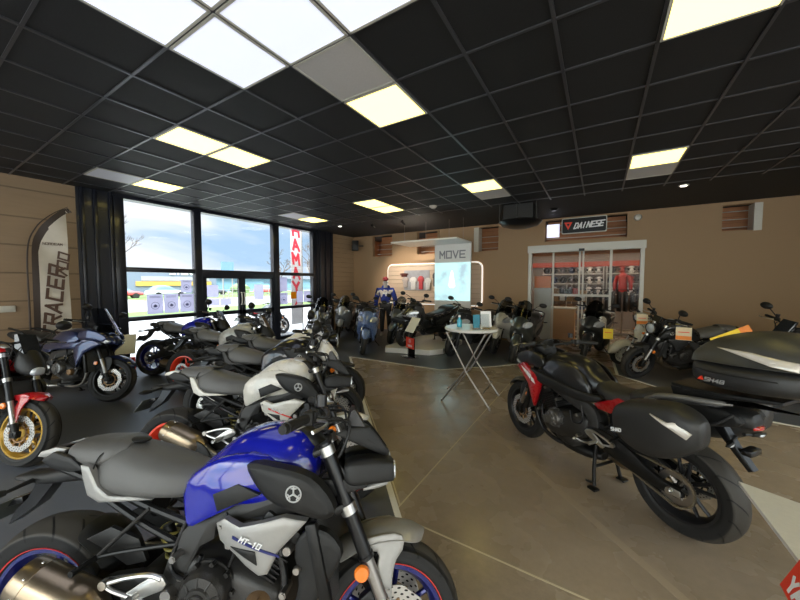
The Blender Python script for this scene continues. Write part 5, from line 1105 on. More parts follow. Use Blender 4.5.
# wall speaker
t = thing('wall_speaker', 'small black loudspeaker high in the corner by the timber panel', 'speaker', (-7.62, 9.25, 3.0), (0, 0, R(-45)))
b = MB(); b.box((0, 0, 0), (.26, .22, .36), ch=.015); b.build('cabinet', BLK, t); b = MB(); b.lathe([(.0001, -.01), (.06, -.002), (.09, 0), (.095, .006)], (0, -.112, -.05), (0, -1, 0), n=24); b.build('speaker_cone', BLK2, t); b = MB(); b.cyl((0, .1, 0), (0, .3, 0), .02); b.build('wall_bracket', BLK, t)
# feather flag on the left
t = thing('feather_flag', 'tall white feather flag with dark edge and slanted brown lettering', 'flag', (XW+.35, 1.5, 0))
FLAG = mat('flag_fabric', (.62, .57, .50), .7, 0, 0, .5, 12); FDK = mat('flag_dark_edge', (.05, .035, .03), .6)
def flagx(z): return .02*math.sin(z*5)
out = [(-.23, .3), (-.19, 1.2), (-.18, 2.15), (-.10, 2.48), (.02, 2.68), (.16, 2.84), (.26, 2.90)]
L = catmull(out, 5); inn = [(y+.075 if z < 2.6 else y+.05, z-(.0 if z < 2.2 else .06)) for y, z in L]; RR = [(.27, z) for y, z in L]
def ribbon(name, A, B, m, off=0, ny=6):
    b = MB(); vs = []; N = len(A)
    for lay in (0, 1):
        for (a, c) in zip(A, B):
            for q in range(ny+1):
                tt = q/ny; y = a[0]*(1-tt)+c[0]*tt; z = a[1]*(1-tt)+c[1]*tt; vs.append((off+flagx(z+y*2)*1.-lay*.006, y, z))
    W = ny+1; fs = []
    for lay in (0, 1):
        for i in range(N-1):
            for q in range(ny): p = lay*N*W+i*W+q; fs.append((p, p+1, p+1+W, p+W))
    return b.add(vs, fs).build(name, m, t)
ribbon('dark_hem', L, inn, FDK); cut = [(.235 if z > 2.7 else .21, z) for y, z in inn]
ribbon('flag_sail', inn, [(min(.23, .23), z if z < 2.8 else z+.05) for y, z in inn], FLAG)
b = MB(); b.tube([(-.015, -.24, .0), (-.015, -.235, 1.2), (-.015, -.22, 2.15), (-.015, -.12, 2.52), (-.015, .05, 2.75), (-.015, .26, 2.92)], [.014, .012, .01, .008, .006, .004]); b.build('flag_pole', FDK, t)
b = MB(); b.lathe([(.0001, .04), (.05, .04), (.2, .015), (.2, 0)], (-.015, -.24, 0), (0, 0, 1), n=28); b.build('flag_base', BLK, t)
BRN = mat('brown_lettering', (.09, .045, .03), .6)
text_mb('NORDEAM', .035, (.034, .05, 2.28), (0, 1, 0), (0, 0, 1), .002, 0, 1).build('lettering', BRN, t, smooth=False)
text_mb('TRACER', .17, (.036, .03, 1.33), (0, .10, 1), (0, -1, .05), .002, .3, 1.35, wide=1.25).build('lettering', BRN, t, smooth=False)
text_mb('700', .12, (.036, .15, 1.93), (0, .12, 1), (0, -1, .05), .002, .3, 1.35, wide=1.25).build('lettering', BRN, t, smooth=False)
b = MB(); b.box((XW+.02, 1.05, 1.24), (.04, .24, .10), ch=.008); tag(b.build('socket_strip', WHD), 'small white socket strip on the beige wall left of the flag', 'socket')

# red info stands
def info_stand(name, loc, rz, label, tall=.62, w=.34):
    t = thing(name, label, 'info stand', loc, (0, 0, R(rz)))
    b = MB(); b.box((0, 0, .01), (w*1.1, .26, .012), ch=.004); b.build('base_plate', glassmat('acrylic', (.93, .95, .95), .2), t)
    b = MB(); b.box((0, .03, tall*.36), (w*.94, .006, tall*.70)); b.build('acrylic_panel', glassmat('acrylic', (.93, .95, .95), .2), t)
    b = MB(); b.box((0, .0, tall*.52), (w, .012, .24)); c = b.build('red_card', REDC, t)
    text_mb('YAMAHA', .042, (0, -.0065, tall*.52-.06), (1, 0, 0), (0, 0, 1), .001, 0, 1.3, wide=.85).build('lettering', WHITE, c, smooth=False)
    b = MB(); b.lathe([(.038, 0), (.044, 0), (.044, .002), (.038, .002)], (0, -.006, tall*.52+.045), (0, -1, 0), closed=True, n=24)
    for k in range(3): a = R(90+120*k); b.box((math.cos(a)*.02, -.007, tall*.52+.045+math.sin(a)*.02), (.008, .002, .04), Matrix.Rotation(PI/2-a, 4, 'Y'))
    b.build('tuning_fork_emblem', WHITE, c, smooth=False)
    b = MB(); b.box((0, .07, tall+.10), (w*1.02, .012, .36), Matrix.Rotation(R(-32), 4, 'X')); b.build('info_sheet', mat('cream_sheet', (.72, .68, .52), .4), t)
    return t
info_stand('info_stand', (-3.55, 6.18, 0), -35+5, 'small stand with red logo card and white sheet before the white podium', .62)
info_stand('info_stand', (-6.85, 2.16, 0), 62, 'stand with red logo card and cream sheet by the blue touring bike', .50, .33)
# big stand cut off at the right: tilted white sheet, red card

# ---------------------------------------------------------------- outside
boxo('ground_1', (-140, -60, -.25), (XW-.2, 140, -.12), mat('pale_paving', (.26, .26, .27), .8, var=.06, scale=2))
GRS = mat('grass', (.085, .145, .035), .9, 0, 0, .4, 3, .3)
boxo('ground_2', (-24, -10, -.12), (-19.5, 60, -.10), GRS); boxo('ground_2', (-60, 14, -.12), (-38, 90, -.09), GRS)
t = thing('warehouse', 'pale blue-grey building with white lettering beyond the first window pane', 'building', (-62, 24, -.1))
b = MB(); b.box((0, 0, 2.05), (6, 17, 4.1)); w_ = b.build('wall', mat('blue_cladding', (.13, .165, .23), .6), t, smooth=False)
b = MB(); b.box((3.05, 2, 1.65), (.3, 11, .7)); b.build('yellow_canopy', mat('yellow_paint', (.42, .27, .06), .6), t)
b = MB()
b.box((3.05, 2.2, 2.45), (.1, 10, .7)); b.build('window_band', mat('pale_band', (.26, .27, .29), .5), t)
text_mb('STORES', .75, (3.1, 3.5, 3.55), (0, 1, 0), (0, 0, 1), .1, 0, 1.4, wide=1.2).build('lettering', WHITE, t, smooth=False)
t = thing('long_hall', 'long low light blue building beyond the doors', 'building', (-70, 62, -.1))
b = MB(); b.box((0, 0, 1.3), (8, 64, 2.6)); b.build('wall', mat('sky_blue_cladding', (.13, .26, .34), .6), t, smooth=False); b = MB(); b.box((.3, 0, 2.7), (8.6, 65, .25)); b.build('roof', mat('roof_edge', (.08, .13, .18), .5), t, smooth=False)
for i in range(9): b = MB(); b.box((4.05, -28+i*7, 1.9), (.1, 1.6, .5)); b.build('window', mat('dark_pane', (.10, .16, .22), .2), t)
def car(loc, rz, m, lab):
    t = thing('car', lab, 'car', loc, (0, 0, R(rz))); b = MB()
    b.hull([(-2.1, .55, .6, .15, .2, 3.5, .9), (-1.9, .6, .82, .28, .3, 4, .9), (-.5, .62, .87, .3, .32, 4.5, .92), (1.2, .6, .85, .25, .3, 4, .9), (2.0, .52, .7, .15, .2, 3.2, .9)], k=4); b.build('body', m, t)
    b = MB(); b.hull([(-1.8, .85, .55, .1, .1, 3, .8), (-1.3, .9, .72, .5, .15, 4, .75), (.1, .9, .74, .52, .15, 4, .75), (1.0, .85, .6, .08, .1, 3, .8)], k=4); b.build('cabin_glass', mat('dark_pane', (.10, .16, .22), .2), t)
    for x in (-1.3, 1.3):
        for y in (-.8, .8): b = MB(); b.cyl((x, y-.1, .32), (x, y+.1, .32), .32, n=20); b.build('wheel', BLK, t)
car((-46, 14.5, -.12), 80, mat('car_red', (.35, .06, .06), .3), 'red car parked left of the blue-grey building')
car((-47, 19.5, -.12), 95, mat('car_silver', (.4, .42, .45), .3), 'silver car parked before the yellow canopy'); car((-47, 25, -.12), 90, mat('car_dark', (.05, .06, .08), .3), 'dark car parked before the yellow canopy')
car((-45, 33, -.12), 70, mat('car_red', (.35, .06, .06), .3), 'red car parked right of the blue-grey building')
def tree(loc, h, seed, lab):
    r = random.Random(seed); b = MB()
    def br(p, d, L, rad, n):
        q = p+d*L; m = (p+q)/2+Vector((r.uniform(-1, 1), r.uniform(-1, 1), 0))*L*.05; b.tube([p, m, q], [rad, rad*.8, rad*.6], n=5, k=2)
        if n == 0: return
        for i in range(3 if n > 1 else 4):
            e = (d+Vector((r.uniform(-1, 1), r.uniform(-1, 1), r.uniform(-.1, .7)))*.75).normalized(); br(p+d*L*r.uniform(.55, 1), e, L*r.uniform(.55, .8), rad*.6, n-1)
    br(Vector((0, 0, 0)), Vector((0, 0, 1)), h*.28, h*.016, 6)
    o = b.build('bare_tree', mat('bark', (.10, .09, .09), .9)); o.location = loc; tag(o, lab, 'tree')
tree((-26, 8.0, -.1), 10, 3, 'bare tree rising at the left edge of the first window'); tree((-24, 22.5, -.1), 9, 8, 'bare tree behind the red lettered banner'); tree((-27, 21.0, -.1), 7.5, 5, 'bare tree left of the red lettered banner')
b = MB(); b.hull([(-2, .6, .8, .5, .6, 2.3, .8), (0, .9, 1.2, .8, .8, 2.3, .8), (2, .6, .8, .5, .6, 2.3, .8)], k=3); o = b.build('shrub', mat('bush', (.14, .2, .10), .9, 0, 0, 1, 6, .4)); o.location = (-55, 34.5, 0); tag(o, 'dark bush seen through the left door pane', 'bush')
t = thing('roadside_sign', 'tall blue and white sign board outside above the left door', 'sign', (-30, 17.6, -.1)); b = MB()
for y in (-.45, .45): b.cyl((0, y, 0), (0, y, 3.2), .05)
b.build('sign_post', STL, t); b = MB(); b.box((0, 0, 3.3), (.1, 1.2, .9)); b.build('sign_panel', mat('blue_sign', (.10, .19, .30), .5), t); b = MB(); b.box((0.02, 0, 2.62), (.1, 1.2, .35)); b.build('white_sign_panel', WHITE, t)
t = thing('metal_fence', 'low metal fence on the grass seen through the doors', 'fence', (-33, 22, -.1)); b = MB()
for z in (.55, 1.05): b.cyl((0, -5, z), (0, 12, z), .03, n=6)
b.build('fence_rail', GRS if False else STL, t)
for i in range(8): b = MB(); b.cyl((0, -5+i*2.4, 0), (0, -5+i*2.4, 1.1), .04, n=6); b.build('fence_post', STL, t)
# banner outside with upright letters stacked from bottom to top
t = thing('banner_flag', 'tall white banner outside with stacked red letters beyond the end window', 'banner', (-9.25, 7.95, -.12)); b = MB(); b.box((0, 0, 2.5), (.01, .48, 4.4)); b.build('banner_cloth', mat('banner_white', (.42, .42, .44), .7), t)
b = MB(); b.cyl((0, .26, 0), (0, .26, 4.9), .02); b.build('banner_pole', STL, t)
LR = mat('banner_red', (.45, .01, .03), .6); txt = 'YAMAHA'
for i, ch in enumerate(txt): text_mb(ch, .34, (.008, -.0, 1.62+i*.50), (0, 1, -.12), (0, .0, 1), .002, -.12, 1.7, wide=1.15).build('lettering', LR, t, smooth=False)
text_mb('/', .28, (.008, 0, 1.1), (0, 1, 0), (0, 0, 1), .002, 0, 1.5).build('lettering', LR, t, smooth=False)
def thin_paper(name, col):
    m, nt, b_ = _new(name); n = nt.nodes; l = nt.links; d = n.new('ShaderNodeBsdfDiffuse'); t = n.new('ShaderNodeBsdfTranslucent'); x = n.new('ShaderNodeMixShader')
    d.inputs[0].default_value = (*col, 1); t.inputs[0].default_value = (*col, 1); x.inputs[0].default_value = .72; l.new(d.outputs[0], x.inputs[1]); l.new(t.outputs[0], x.inputs[2])
    l.new(x.outputs[0], [q for q in n if q.type == 'OUTPUT_MATERIAL'][0].inputs[0]); n.remove(b_); return m
# posters stuck on the glass
PAP = thin_paper('poster_paper', (.72, .71, .84)); PIC = thin_paper('poster_icon', (.2, .21, .33))
def poster(y0, y1, z0, z1, lab, grp=None, icon=True, m=PAP):
    t = thing('window_poster', lab, 'poster', (XW-.019, (y0+y1)/2, (z0+z1)/2)); w = y1-y0; h = z1-z0
    if grp: t['group'] = grp
    b = MB(); b.box((.002, 0, 0), (.003, w, h)); b.build('sheet', m, t, smooth=False)
    if icon:
        r = min(w, h)*.24; b = MB(); b.lathe([(r, 0), (r*1.12, 0), (r*1.12, .0012), (r, .0012)], (.0036, 0, -h*.08), (1, 0, 0), closed=True, n=24); b.hull([(.0036, 0, 0, 0, 0, 2, 1), (.0048, -h*.10, r*.5, r*.35, r*.4, 2.4, 1)], k=1); b.build('mask_icon', PIC, t)
        for q in (.40, .34): b = MB(); b.box((.0042, 0, h*q), (.001, w*.7, h*.02)); b.build('text_line', PIC, t, smooth=False)
P_ = 'sheets stuck to the window'
# spots washing the display wall
for i, x in enumerate((-5.6, -4.6)):
    t = thing('track_spotlight', ('left', 'right')[i]+' one of two small spotlights on the ceiling before the display wall', 'spotlight', (x, 7.6, CZ))
    b = MB(); b.cyl((0, 0, 0), (0, 0, -.05), .012); b.cyl((0, -.05, -.06), (0, .08, -.11), .035); b.build('lamp_housing', BLK2, t)
    ld = bpy.data.lights.new('spot', 'SPOT'); ld.energy = 150; ld.spot_size = R(75); ld.spot_blend = .7; ld.color = (1, .88, .74); ld.shadow_soft_size = .03
    lo = bpy.data.objects.new('lamp', ld); COL.objects.link(lo); lo.parent = t; lo.location = (0, .10, -.12); lo.rotation_euler = Vector((.1, 1.9, -1.75)).to_track_quat('-Z', 'Y').to_euler()
poster(2.95, 3.24, 1.0, 1.41, 'left one of three posters in a row at the bottom of the first window'); poster(3.26, 3.54, 1.0, 1.41, 'middle one of three posters in a row at the bottom of the first window'); poster(3.57, 3.86, 1.0, 1.41, 'right one of three posters in a row at the bottom of the first window')
poster(3.60, 3.82, 1.44, 1.72, 'poster above the right end of the row of three')
for o_, x in ((0, 0),):
    poster(4.14, 4.43, 1.31, 1.60, 'larger upper sheet on the left door pane', icon=False); poster(4.17, 4.45, 1.10, 1.27, 'left low landscape sheet on the left door pane', icon=False); poster(4.47, 4.76, 1.10, 1.27, 'right low landscape sheet on the left door pane', icon=False)
    poster(5.40, 5.68, 1.2, 1.61, 'tall sheet on the right door pane', icon=False)
poster(6.22, 6.49, 1.40, 1.82, 'upper sheet at the left of the banner window', icon=False); poster(6.22, 6.50, 1.02, 1.36, 'lower sheet at the left of the banner window', icon=True); poster(6.85, 7.10, 1.05, 1.40, 'sheet right of the small orange sticker', icon=False); poster(7.12, 7.4, 1.05, 1.40, 'sheet at the right end of the banner window', icon=False)
poster(6.62, 6.83, 1.17, 1.38, 'small orange square sticker on the banner window', icon=False, m=thin_paper('orange_sticker', (.6, .3, .02)))
# ---------------------------------------------------------------- podium, table, mannequin, big stand
Pd = [(-4.30, 6.30), (-3.25, 6.55), (-3.05, 6.85), (-3.1, 8.2), (-3.4, 8.6), (-4.15, 8.6), (-4.4, 8.3), (-4.42, 6.5)]
o = prism('podium', Pd, .005, .125, WH, ch=.012); tag(o, 'low white podium with cut corners under the black scooter', 'podium')
t = thing('folding_table', 'tall round white folding table with crossed grey legs', 'table', (-1.53, 4.40, 0), (0, 0, R(4)))
b = MB(); b.lathe([(.0001, .985), (.32, .985), (.36, .99), (.37, 1.0), (.37, 1.02), (.36, 1.03), (.0001, 1.03)], (0, 0, 0), (0, 0, 1), n=56); b.build('table_top', WH, t)
for s in (-1, 1):
    for q in (-1, 1):
        b = MB(); x0 = -.33*q; x1 = .26*q; y = s*.30-.015*q*0+(.03 if q > 0 else 0)*-s; b.tube([(x0, y, .012), (x0*.3+x1*.3, y, .45), (x1, y, .98)], .0125, n=10, k=1); b.cyl((x0, y, .0), (x0, y, .03), .017, n=10); b.build('leg', STL, t)
for q in (-1, 1):
    b = MB(); b.cyl((-.24*q, -.3, .2), (-.24*q, .3, .2), .009); b.build('cross_bar', STL, t)
    b = MB(); b.cyl((.26*q, -.3, .97), (.26*q, .3, .97), .012); b.build('top_bar', STL, t)
t = thing('spray_bottle', 'small blue transparent bottle on the round table', 'bottle', (-1.68, 4.33, 1.03)); b = MB(); b.lathe([(.0001, 0), (.034, 0), (.036, .01), (.036, .09), (.015, .12), (.013, .14)], (0, 0, 0), (0, 0, 1), n=20); b.build('bottle_body', mat('blue_liquid', (.05, .42, .60), .15, 0, .6), t); b = MB(); b.cyl((0, 0, .14), (0, 0, .165), .017); b.build('cap', WHITE, t)
t = thing('brochure_holder', 'clear holder of blue and white leaflets on the round table', 'brochure holder', (-1.36, 4.30, 1.03), (0, 0, R(25)))
b = MB(); b.box((0, .0, .10), (.22, .006, .2), Matrix.Rotation(R(-15), 4, 'X')); b.box((0, -.02, .004), (.24, .12, .006)); b.build('holder', glassmat('acrylic', (.93, .95, .95), .2), t)
b = MB(); b.box((-.06, .012, .10), (.09, .004, .18), Matrix.Rotation(R(-15), 4, 'X')); b.build('blue_leaflet', mat('cyan_print', (.08, .42, .58), .4), t); b = MB(); b.box((.07, .03, .13), (.14, .004, .22), Matrix.Rotation(R(-20), 4, 'X')); b.build('white_leaflet', WHITE, t)
# mannequin: continuous skinned body in hoodie, trousers, cap
t = thing('mannequin', 'mannequin in blue hoodie, dark trousers and red cap beside the slat panel', 'mannequin', (-5.72, 8.42, .004), (0, 0, R(-62)))
J = {'pel': (0, 0, .98), 'waist': (0, 0, 1.10), 'chest': (.01, 0, 1.32), 'neck': (0, 0, 1.50), 'head0': (.015, 0, 1.60), 'head1': (.02, 0, 1.74)}
JR = {'pel': .13, 'waist': .12, 'chest': .165, 'neck': .055, 'head0': .075, 'head1': .07}
E_ = [('pel', 'waist'), ('waist', 'chest'), ('chest', 'neck'), ('neck', 'head0'), ('head0', 'head1')]
for s, n_ in ((1, 'l'), (-1, 'r')):
    J.update({n_+'sh': (0, s*.215, 1.42), n_+'el': (-.01, s*.30, 1.14), n_+'wr': (.04, s*.31, .90), n_+'ha': (.05, s*.305, .83), n_+'hip': (0, s*.09, .92), n_+'kn': (.02, s*.11, .50), n_+'an': (-.01, s*.12, .09), n_+'to': (.12, s*.13, .035)})
    JR.update({n_+'sh': .065, n_+'el': .045, n_+'wr': .032, n_+'ha': .03, n_+'hip': .09, n_+'kn': .06, n_+'an': .042, n_+'to': .035})
    E_ += [('chest', n_+'sh'), (n_+'sh', n_+'el'), (n_+'el', n_+'wr'), (n_+'wr', n_+'ha'), ('pel', n_+'hip'), (n_+'hip', n_+'kn'), (n_+'kn', n_+'an'), (n_+'an', n_+'to')]
def skinned(name, keys, edges, grow, m, par, yscale=None):
    ks = list(keys); me = bpy.data.meshes.new(name); me.from_pydata([J[k] for k in ks], [(ks.index(a), ks.index(c)) for a, c in edges if a in ks and c in ks], [])
    o = bpy.data.objects.new(name, me); COL.objects.link(o); md = o.modifiers.new('skin', 'SKIN'); sv = me.skin_vertices[0].data
    for i, k in enumerate(ks):
        r = JR[k]+grow; sv[i].radius = (r, r*(1.0)); sv[i].use_root = (i == 0)
    sd = o.modifiers.new('sub', 'SUBSURF'); sd.levels = sd.render_levels = 2; bpy.context.view_layer.update()
    dg = bpy.context.evaluated_depsgraph_get(); me2 = bpy.data.meshes.new_from_object(o.evaluated_get(dg)); me2.materials.clear(); me2.materials.append(m); me2.shade_smooth(); o.modifiers.clear(); o.data = me2; o.parent = par; o.name = name; return o
FL = mat('mannequin_white', (.55, .50, .46), .4)
bd = skinned('body', J.keys(), E_, 0, FL, t)
skinned('hoodie', [k for k in J if k in ('waist', 'chest', 'pel', 'neck') or k[1:] in ('sh', 'el', 'wr')], E_, .034, mat('blue_hoodie', (.012, .03, .22), .8, 0, 0, .5, 40), t)
skinned('trousers', [k for k in J if k == 'pel' or k[1:] in ('hip', 'kn', 'an')], E_, .022, mat('dark_trousers', (.02, .02, .025), .8, 0, 0, .5, 40), t)
b = MB(); b.sphere((.02, 0, 1.77), (.105, .09, .075), 20, 10); b.hull([(.08, 1.765, .075, .01, .006, 2.4, 1), (.15, 1.76, .07, .008, .005, 2.4, 1), (.19, 1.75, .04, .005, .004, 2.2, 1)], k=3); b.build('cap', mat('dark_red_cap', (.20, .015, .02), .7), t)
b = MB(); b.tube([(-.02, .11, 1.50), (-.09, .08, 1.53), (-.12, 0, 1.52), (-.09, -.08, 1.53), (-.02, -.11, 1.50)], [.03, .045, .05, .045, .03], n=10); b.build('hood', mat('blue_hoodie', (.012, .03, .22), .8, 0, 0, .5, 40), t)
b = MB(); b.box((.185, 0, 1.33), (.006, .14, .05)); b.box((.185, .03, 1.30), (.006, .04, .12)); b.build('white_print', WHITE, t)
for s in (-1, 1):
    b = MB(); b.hull([(-.09, .04, .04, .05, .036, 3, .8), (.0, .04, .05, .07, .036, 3, .7), (.10, .035, .055, .04, .031, 3, .8), (.19, .03, .04, .02, .026, 2.6, .9)], y=s*.125, k=3); b.build('shoe', WHD, t)
    b = MB(); b.sphere((.088, s*.03, 1.675), (.012, .016, .010), 12, 8); b.build('eye', mat('eye_dark', (.06, .05, .05), .3), t); b = MB(); b.sphere((.02, s*.078, 1.66), (.018, .01, .03), 10, 6); b.build('ear', FL, t)
    for k, (dy, L) in enumerate(((-.028, .075), (-.010, .085), (.009, .080), (.026, .065))): b = MB(); b.tube([(.055, s*.305+dy*.6*0, .83), (.05+dy, s*.265, .79), (.045+dy, s*.255, .79-L*.55), (.035+dy, s*.285, .80-L)], [.010, .009, .008, .006], n=8); b.build('finger', FL, t)
    b = MB(); b.tube([(.06, s*.302, .85), (.09, s*.295, .81), (.095, s*.285, .775)], [.011, .010, .007], n=8); b.build('thumb', FL, t)
b = MB(); b.tube([(.085, 0, 1.68), (.112, 0, 1.645), (.095, 0, 1.635)], [.008, .014, .008], n=8); b.build('nose', FL, t); b = MB(); b.sphere((.09, 0, 1.612), (.008, .024, .006), 12, 6); b.build('mouth', mat('lip', (.35, .2, .18), .5), t)
# large stand at the right edge
import numpy as _np
t = thing('info_stand', 'large tilted white sheet with red logo card cut off by the right edge', 'info stand', (1.0, 1.55, 0))
b = MB(); V0 = [(-.36, .43, .80), (.40, .10, .80), (.42, -.55, .80), (-.37, -.17+.0, .80)]
b = MB(); b.add([(-.47, .36, .80), (.42, -.05, .80), (.42, -.40, .80), (-.45, -.30, .80)]+[(-.47, .36, .785), (.42, -.05, .785), (.42, -.40, .785), (-.45, -.30, .785)], [(0, 1, 2, 3), (7, 6, 5, 4), (0, 4, 5, 1), (1, 5, 6, 2), (2, 6, 7, 3), (3, 7, 4, 0)]); b.build('white_sheet', WH, t, smooth=False)
b = MB(); b.cyl((.15, 0, 0), (.15, 0, .79), .03); b.lathe([(.0001, 0), (.22, 0), (.22, .012), (.0001, .02)], (.15, 0, 0), (0, 0, 1), n=32); b.build('stand_post', STL, t)

# red card standing on the near left side of the big stand
o3 = Vector((.443, 1.258, .83)); u3 = Vector((0, -.995, -.10)).normalized(); v3 = Vector((.30, 0, .95)).normalized(); v3 = (v3-u3*v3.dot(u3)).normalized(); n3 = u3.cross(v3)
b = MB(); Q4 = [o3, o3+u3*.30, o3+v3*.22+u3*.30, o3+v3*.22]; b.add([q-n3*.004 for q in Q4]+[q+n3*.004 for q in Q4], [(0, 1, 2, 3), (4, 5, 6, 7), (0, 1, 5, 4), (1, 2, 6, 5), (2, 3, 7, 6), (3, 0, 4, 7)])
rc = b.build('red_card', REDC, t, smooth=False, M=Matrix.Translation(-Vector(t.location)))
tm = text_mb('YAMAHA', .036, o3+u3*.105+v3*.035+n3*.005, u3, v3, .001, 0, 1.5, wide=.85); tm.build('lettering', WHITE, rc, smooth=False, M=Matrix.Translation(-Vector(t.location)))
b = MB(); q = o3+u3*.1-Vector(t.location); b.tube([(.15, 0, .5), (q.x+.15, q.y+.1, .62), (q.x+.01, q.y, q.z+.03)], .012); b.build('card_arm', STL, t)
BLUE = paint('blue_gloss_paint', (.006, .010, .32), .2); BLUEW = metallic('blue_wheel', (.01, .015, .16))
BLKP = paint('gloss_black_paint', (.014, .014, .016)); BLKW = mat('black_wheel', (.02, .02, .022), .35, .4)
REDW = mat('red_wheel', (.80, .06, .02), .35, 0, .5); WHP = paint('pearl_white', (.66, .63, .56)); GRP = paint('light_grey_paint', (.35, .35, .33))
DBLU = metallic('dark_blue_metallic', (.014, .024, .085)); REDP = paint('deep_red_paint', (.42, .008, .012)); NAVY = mat('navy_decal', (.01, .015, .12), .35); RED2 = mat('red_decal', (.75, .03, .02), .35)
CHARC = metallic('charcoal_paint', (.025, .025, .03)); GOLDW = mat('gold_wheel', (.50, .30, .05), .3, .7, .3); LBLU = paint('pale_blue_paint', (.10, .16, .33)); SGR = metallic('steel_grey_paint', (.16, .17, .19)); DGS = metallic('dark_grey_metallic', (.05, .055, .06))
GGR = metallic('green_grey_metallic', (.07, .08, .075)); CREAM = paint('cream_paint', (.68, .64, .54)); SILW = mat('silver_wheel', (.4, .4, .42), .35, .7)
# left row
naked('gloss blue naked motorcycle with silver side covers, nearest in the left row', (-1.92, .33), 28, 8, 14, BLUE, BLUEW, stripe=mat('red_rim_tape', (.7, .05, .05), .4), texts=('MT-10', NAVY), mirrors=False)
naked('white tanked naked motorcycle with red wheels behind the gloss blue one', (-2.86, 1.19), 26, 8, 14, WHP, REDW, panel_m=WHP, tail_m=WHP, fender_m=WHP, texts=('MT-10', RED2), mirrors=True)
naked('black tanked naked motorcycle with black wheels between two white tanked ones', (-3.6, 1.87), 24, 8, 12, CHARC, BLKW, panel_m=DGR, tail_m=DGR, fender_m=WHP, lamp='mask', exhaust='under', mask_m=WHP)
naked('white tanked motorcycle with red flash on the tank and round headlight', (-4.02, 2.44), 24, 8, 12, WHP, BLKW, panel_m=DGR, tail_m=DGR, fender_m=DGR, lamp='round', exhaust='under', flash=RED2)
naked('grey tanked naked motorcycle with red rear wheel near the window', (-5.34, 2.42), 22, 8, 12, GRP, REDW, panel_m=DGR, tail_m=DGR, fender_m=GRP, lamp='mask', exhaust='under')
naked('dark blue sports motorcycle with high tail, nearest the first window', (-6.76, 2.55), 24, 8, 12, BLUE, BLUEW, panel_m=DGR, tail_m=BLK, fender_m=BLK, lamp='mask', exhaust='under')
tracer('dark blue touring motorcycle with clear screen beside the feather flag', (-7.12, 1.11), 21.7, 8, 18, DBLU, DBLU, luggage=False, centre=False, screen_h=1.30, side_m=DBLU)
naked('red and black motorcycle with gold front wheel at the left edge', (-5.72, .20), 18, 8, 8, REDP, GOLDW, panel_m=BLK, tail_m=REDP, fender_m=REDP, lamp='mask', exhaust='under')
o = naked('dark motorcycle with red stripe parked outside beyond the glass doors', (-9.45, 6.1), 90, 6, 10, CHARC, BLKW, panel_m=REDP, tail_m=REDP, fender_m=BLK, lamp='round', exhaust='under'); o.location.z = -.12
# right side
tracer('black touring motorcycle with two panniers, top case and red front fairing', (.515, 2.755), 142, 1, -5, mat('soft_black_paint', (.012, .012, .013), .32, 0, .25, 0, 3, .02), REDP, True, decal=WHITE, mirrors=False, screen_h=1.10)
naked('black naked motorcycle with round headlight and orange price tag beside the cream scooter', (1.85, 7.45), 205, 8, 15, BLKP, BLKW, panel_m=BLK, tail_m=BLK, fender_m=BLK, lamp='round', exhaust='under')
naked('black motorcycle behind the top case with a raised mirror', (3.15, 7.0), 205, 8, 12, BLKP, BLKW, panel_m=BLK, tail_m=BLK, fender_m=BLK, lamp='mask', exhaust='under')
naked('dark motorcycle at the right edge, furthest right of the black ones', (4.35, 6.9), 205, 8, 12, CHARC, BLKW, panel_m=BLK, tail_m=BLK, fender_m=BLK, lamp='mask', exhaust='under', mirrors=False)
# scooters: placed by the contact point of the front wheel
def sc(label, fx, fy, head, **k):
    a = R(head); return maxi_scooter(label, (fx-1.54*math.cos(a), fy-1.54*math.sin(a)), head, **k)
sc('pale blue scooter with dark seat facing the aisle, left of the mannequin', -4.61, 5.85, -58, body=LBLU, trim=LBLU, screen=False)
sc('silver and dark scooter with tall screen nearest the window end pillar', -6.0, 5.75, -50, body=SGR, trim=SGR)
sc('light grey scooter between the tall screened one and the blue one', -6.5, 7.1, -60, body=mat('silver_paint', (.35, .36, .38), .3, .3, 1), trim=DGR)
sc('black scooter half hidden behind the pale blue one', -6.12, 7.5, -66, body=BLKP, trim=BLK, screen=False)
sc('grey scooter standing just right of the mannequin', -4.74, 7.25, -82, body=SGR, trim=DGR)
sc('black scooter on the white podium', -3.95, 6.62, -105, body=BLKP, trim=DGR, z0=.125, lean=0, stand='centre', screen=False)
sc('dark grey scooter behind the round folding table', -2.80, 6.75, -100, body=DGS, trim=BLK, screen=False)
sc('white scooter right of the dark one behind the round table', -2.05, 7.55, -95, body=WHP, trim=BLK)
sc('grey green scooter with smoked screen left of the shop doors', -1.48, 6.86, -92, body=GGR, trim=DGR)
sc('dark grey scooter with white front panel standing before the shop doors', -.25, 7.75, -100, body=DGS, trim=WHP)
classic_scooter('cream retro scooter with chrome wheels beside the shop doors', (.42+1.27*math.cos(R(15)), 7.8+1.27*math.sin(R(15))), 195, body=CREAM)
YT0 = mat('yellow_card', (.85, .62, .02), .5)
def price_tag(name, loc, rz, m, label, w=.16, h=.20, tilt=0, txt='PROMO'):
    t = thing(name, label, 'price tag', loc, (R(tilt), 0, R(rz))); b = MB(); b.box((0, 0, 0), (w, .003, h)); b.build('card', m if m is YT else mat('cream_card', (.72, .60, .40), .5), t, smooth=False)
    b = MB(); b.box((0, -.0025, -h*.32), (w*.98, .002, h*.3)); b.build('printed_field', m, t, smooth=False)
    b = MB(); b.box((0, -.0025, h*.12), (w*.7, .002, h*.06)); b.build('print_line', REDC, t, smooth=False)
YT = YT0; _x = mat('yellow_card', (.85, .62, .02), .5); OT = mat('orange_card', (.85, .25, .03), .5)
price_tag('price_tag', (.16, 7.40, .67), 0, YT, 'bright yellow card hanging from the dark grey scooter by the shop doors')
price_tag('price_tag', (.67, 7.30, .99), 10, OT, 'orange and white card hanging on the cream scooter', .17, .18)
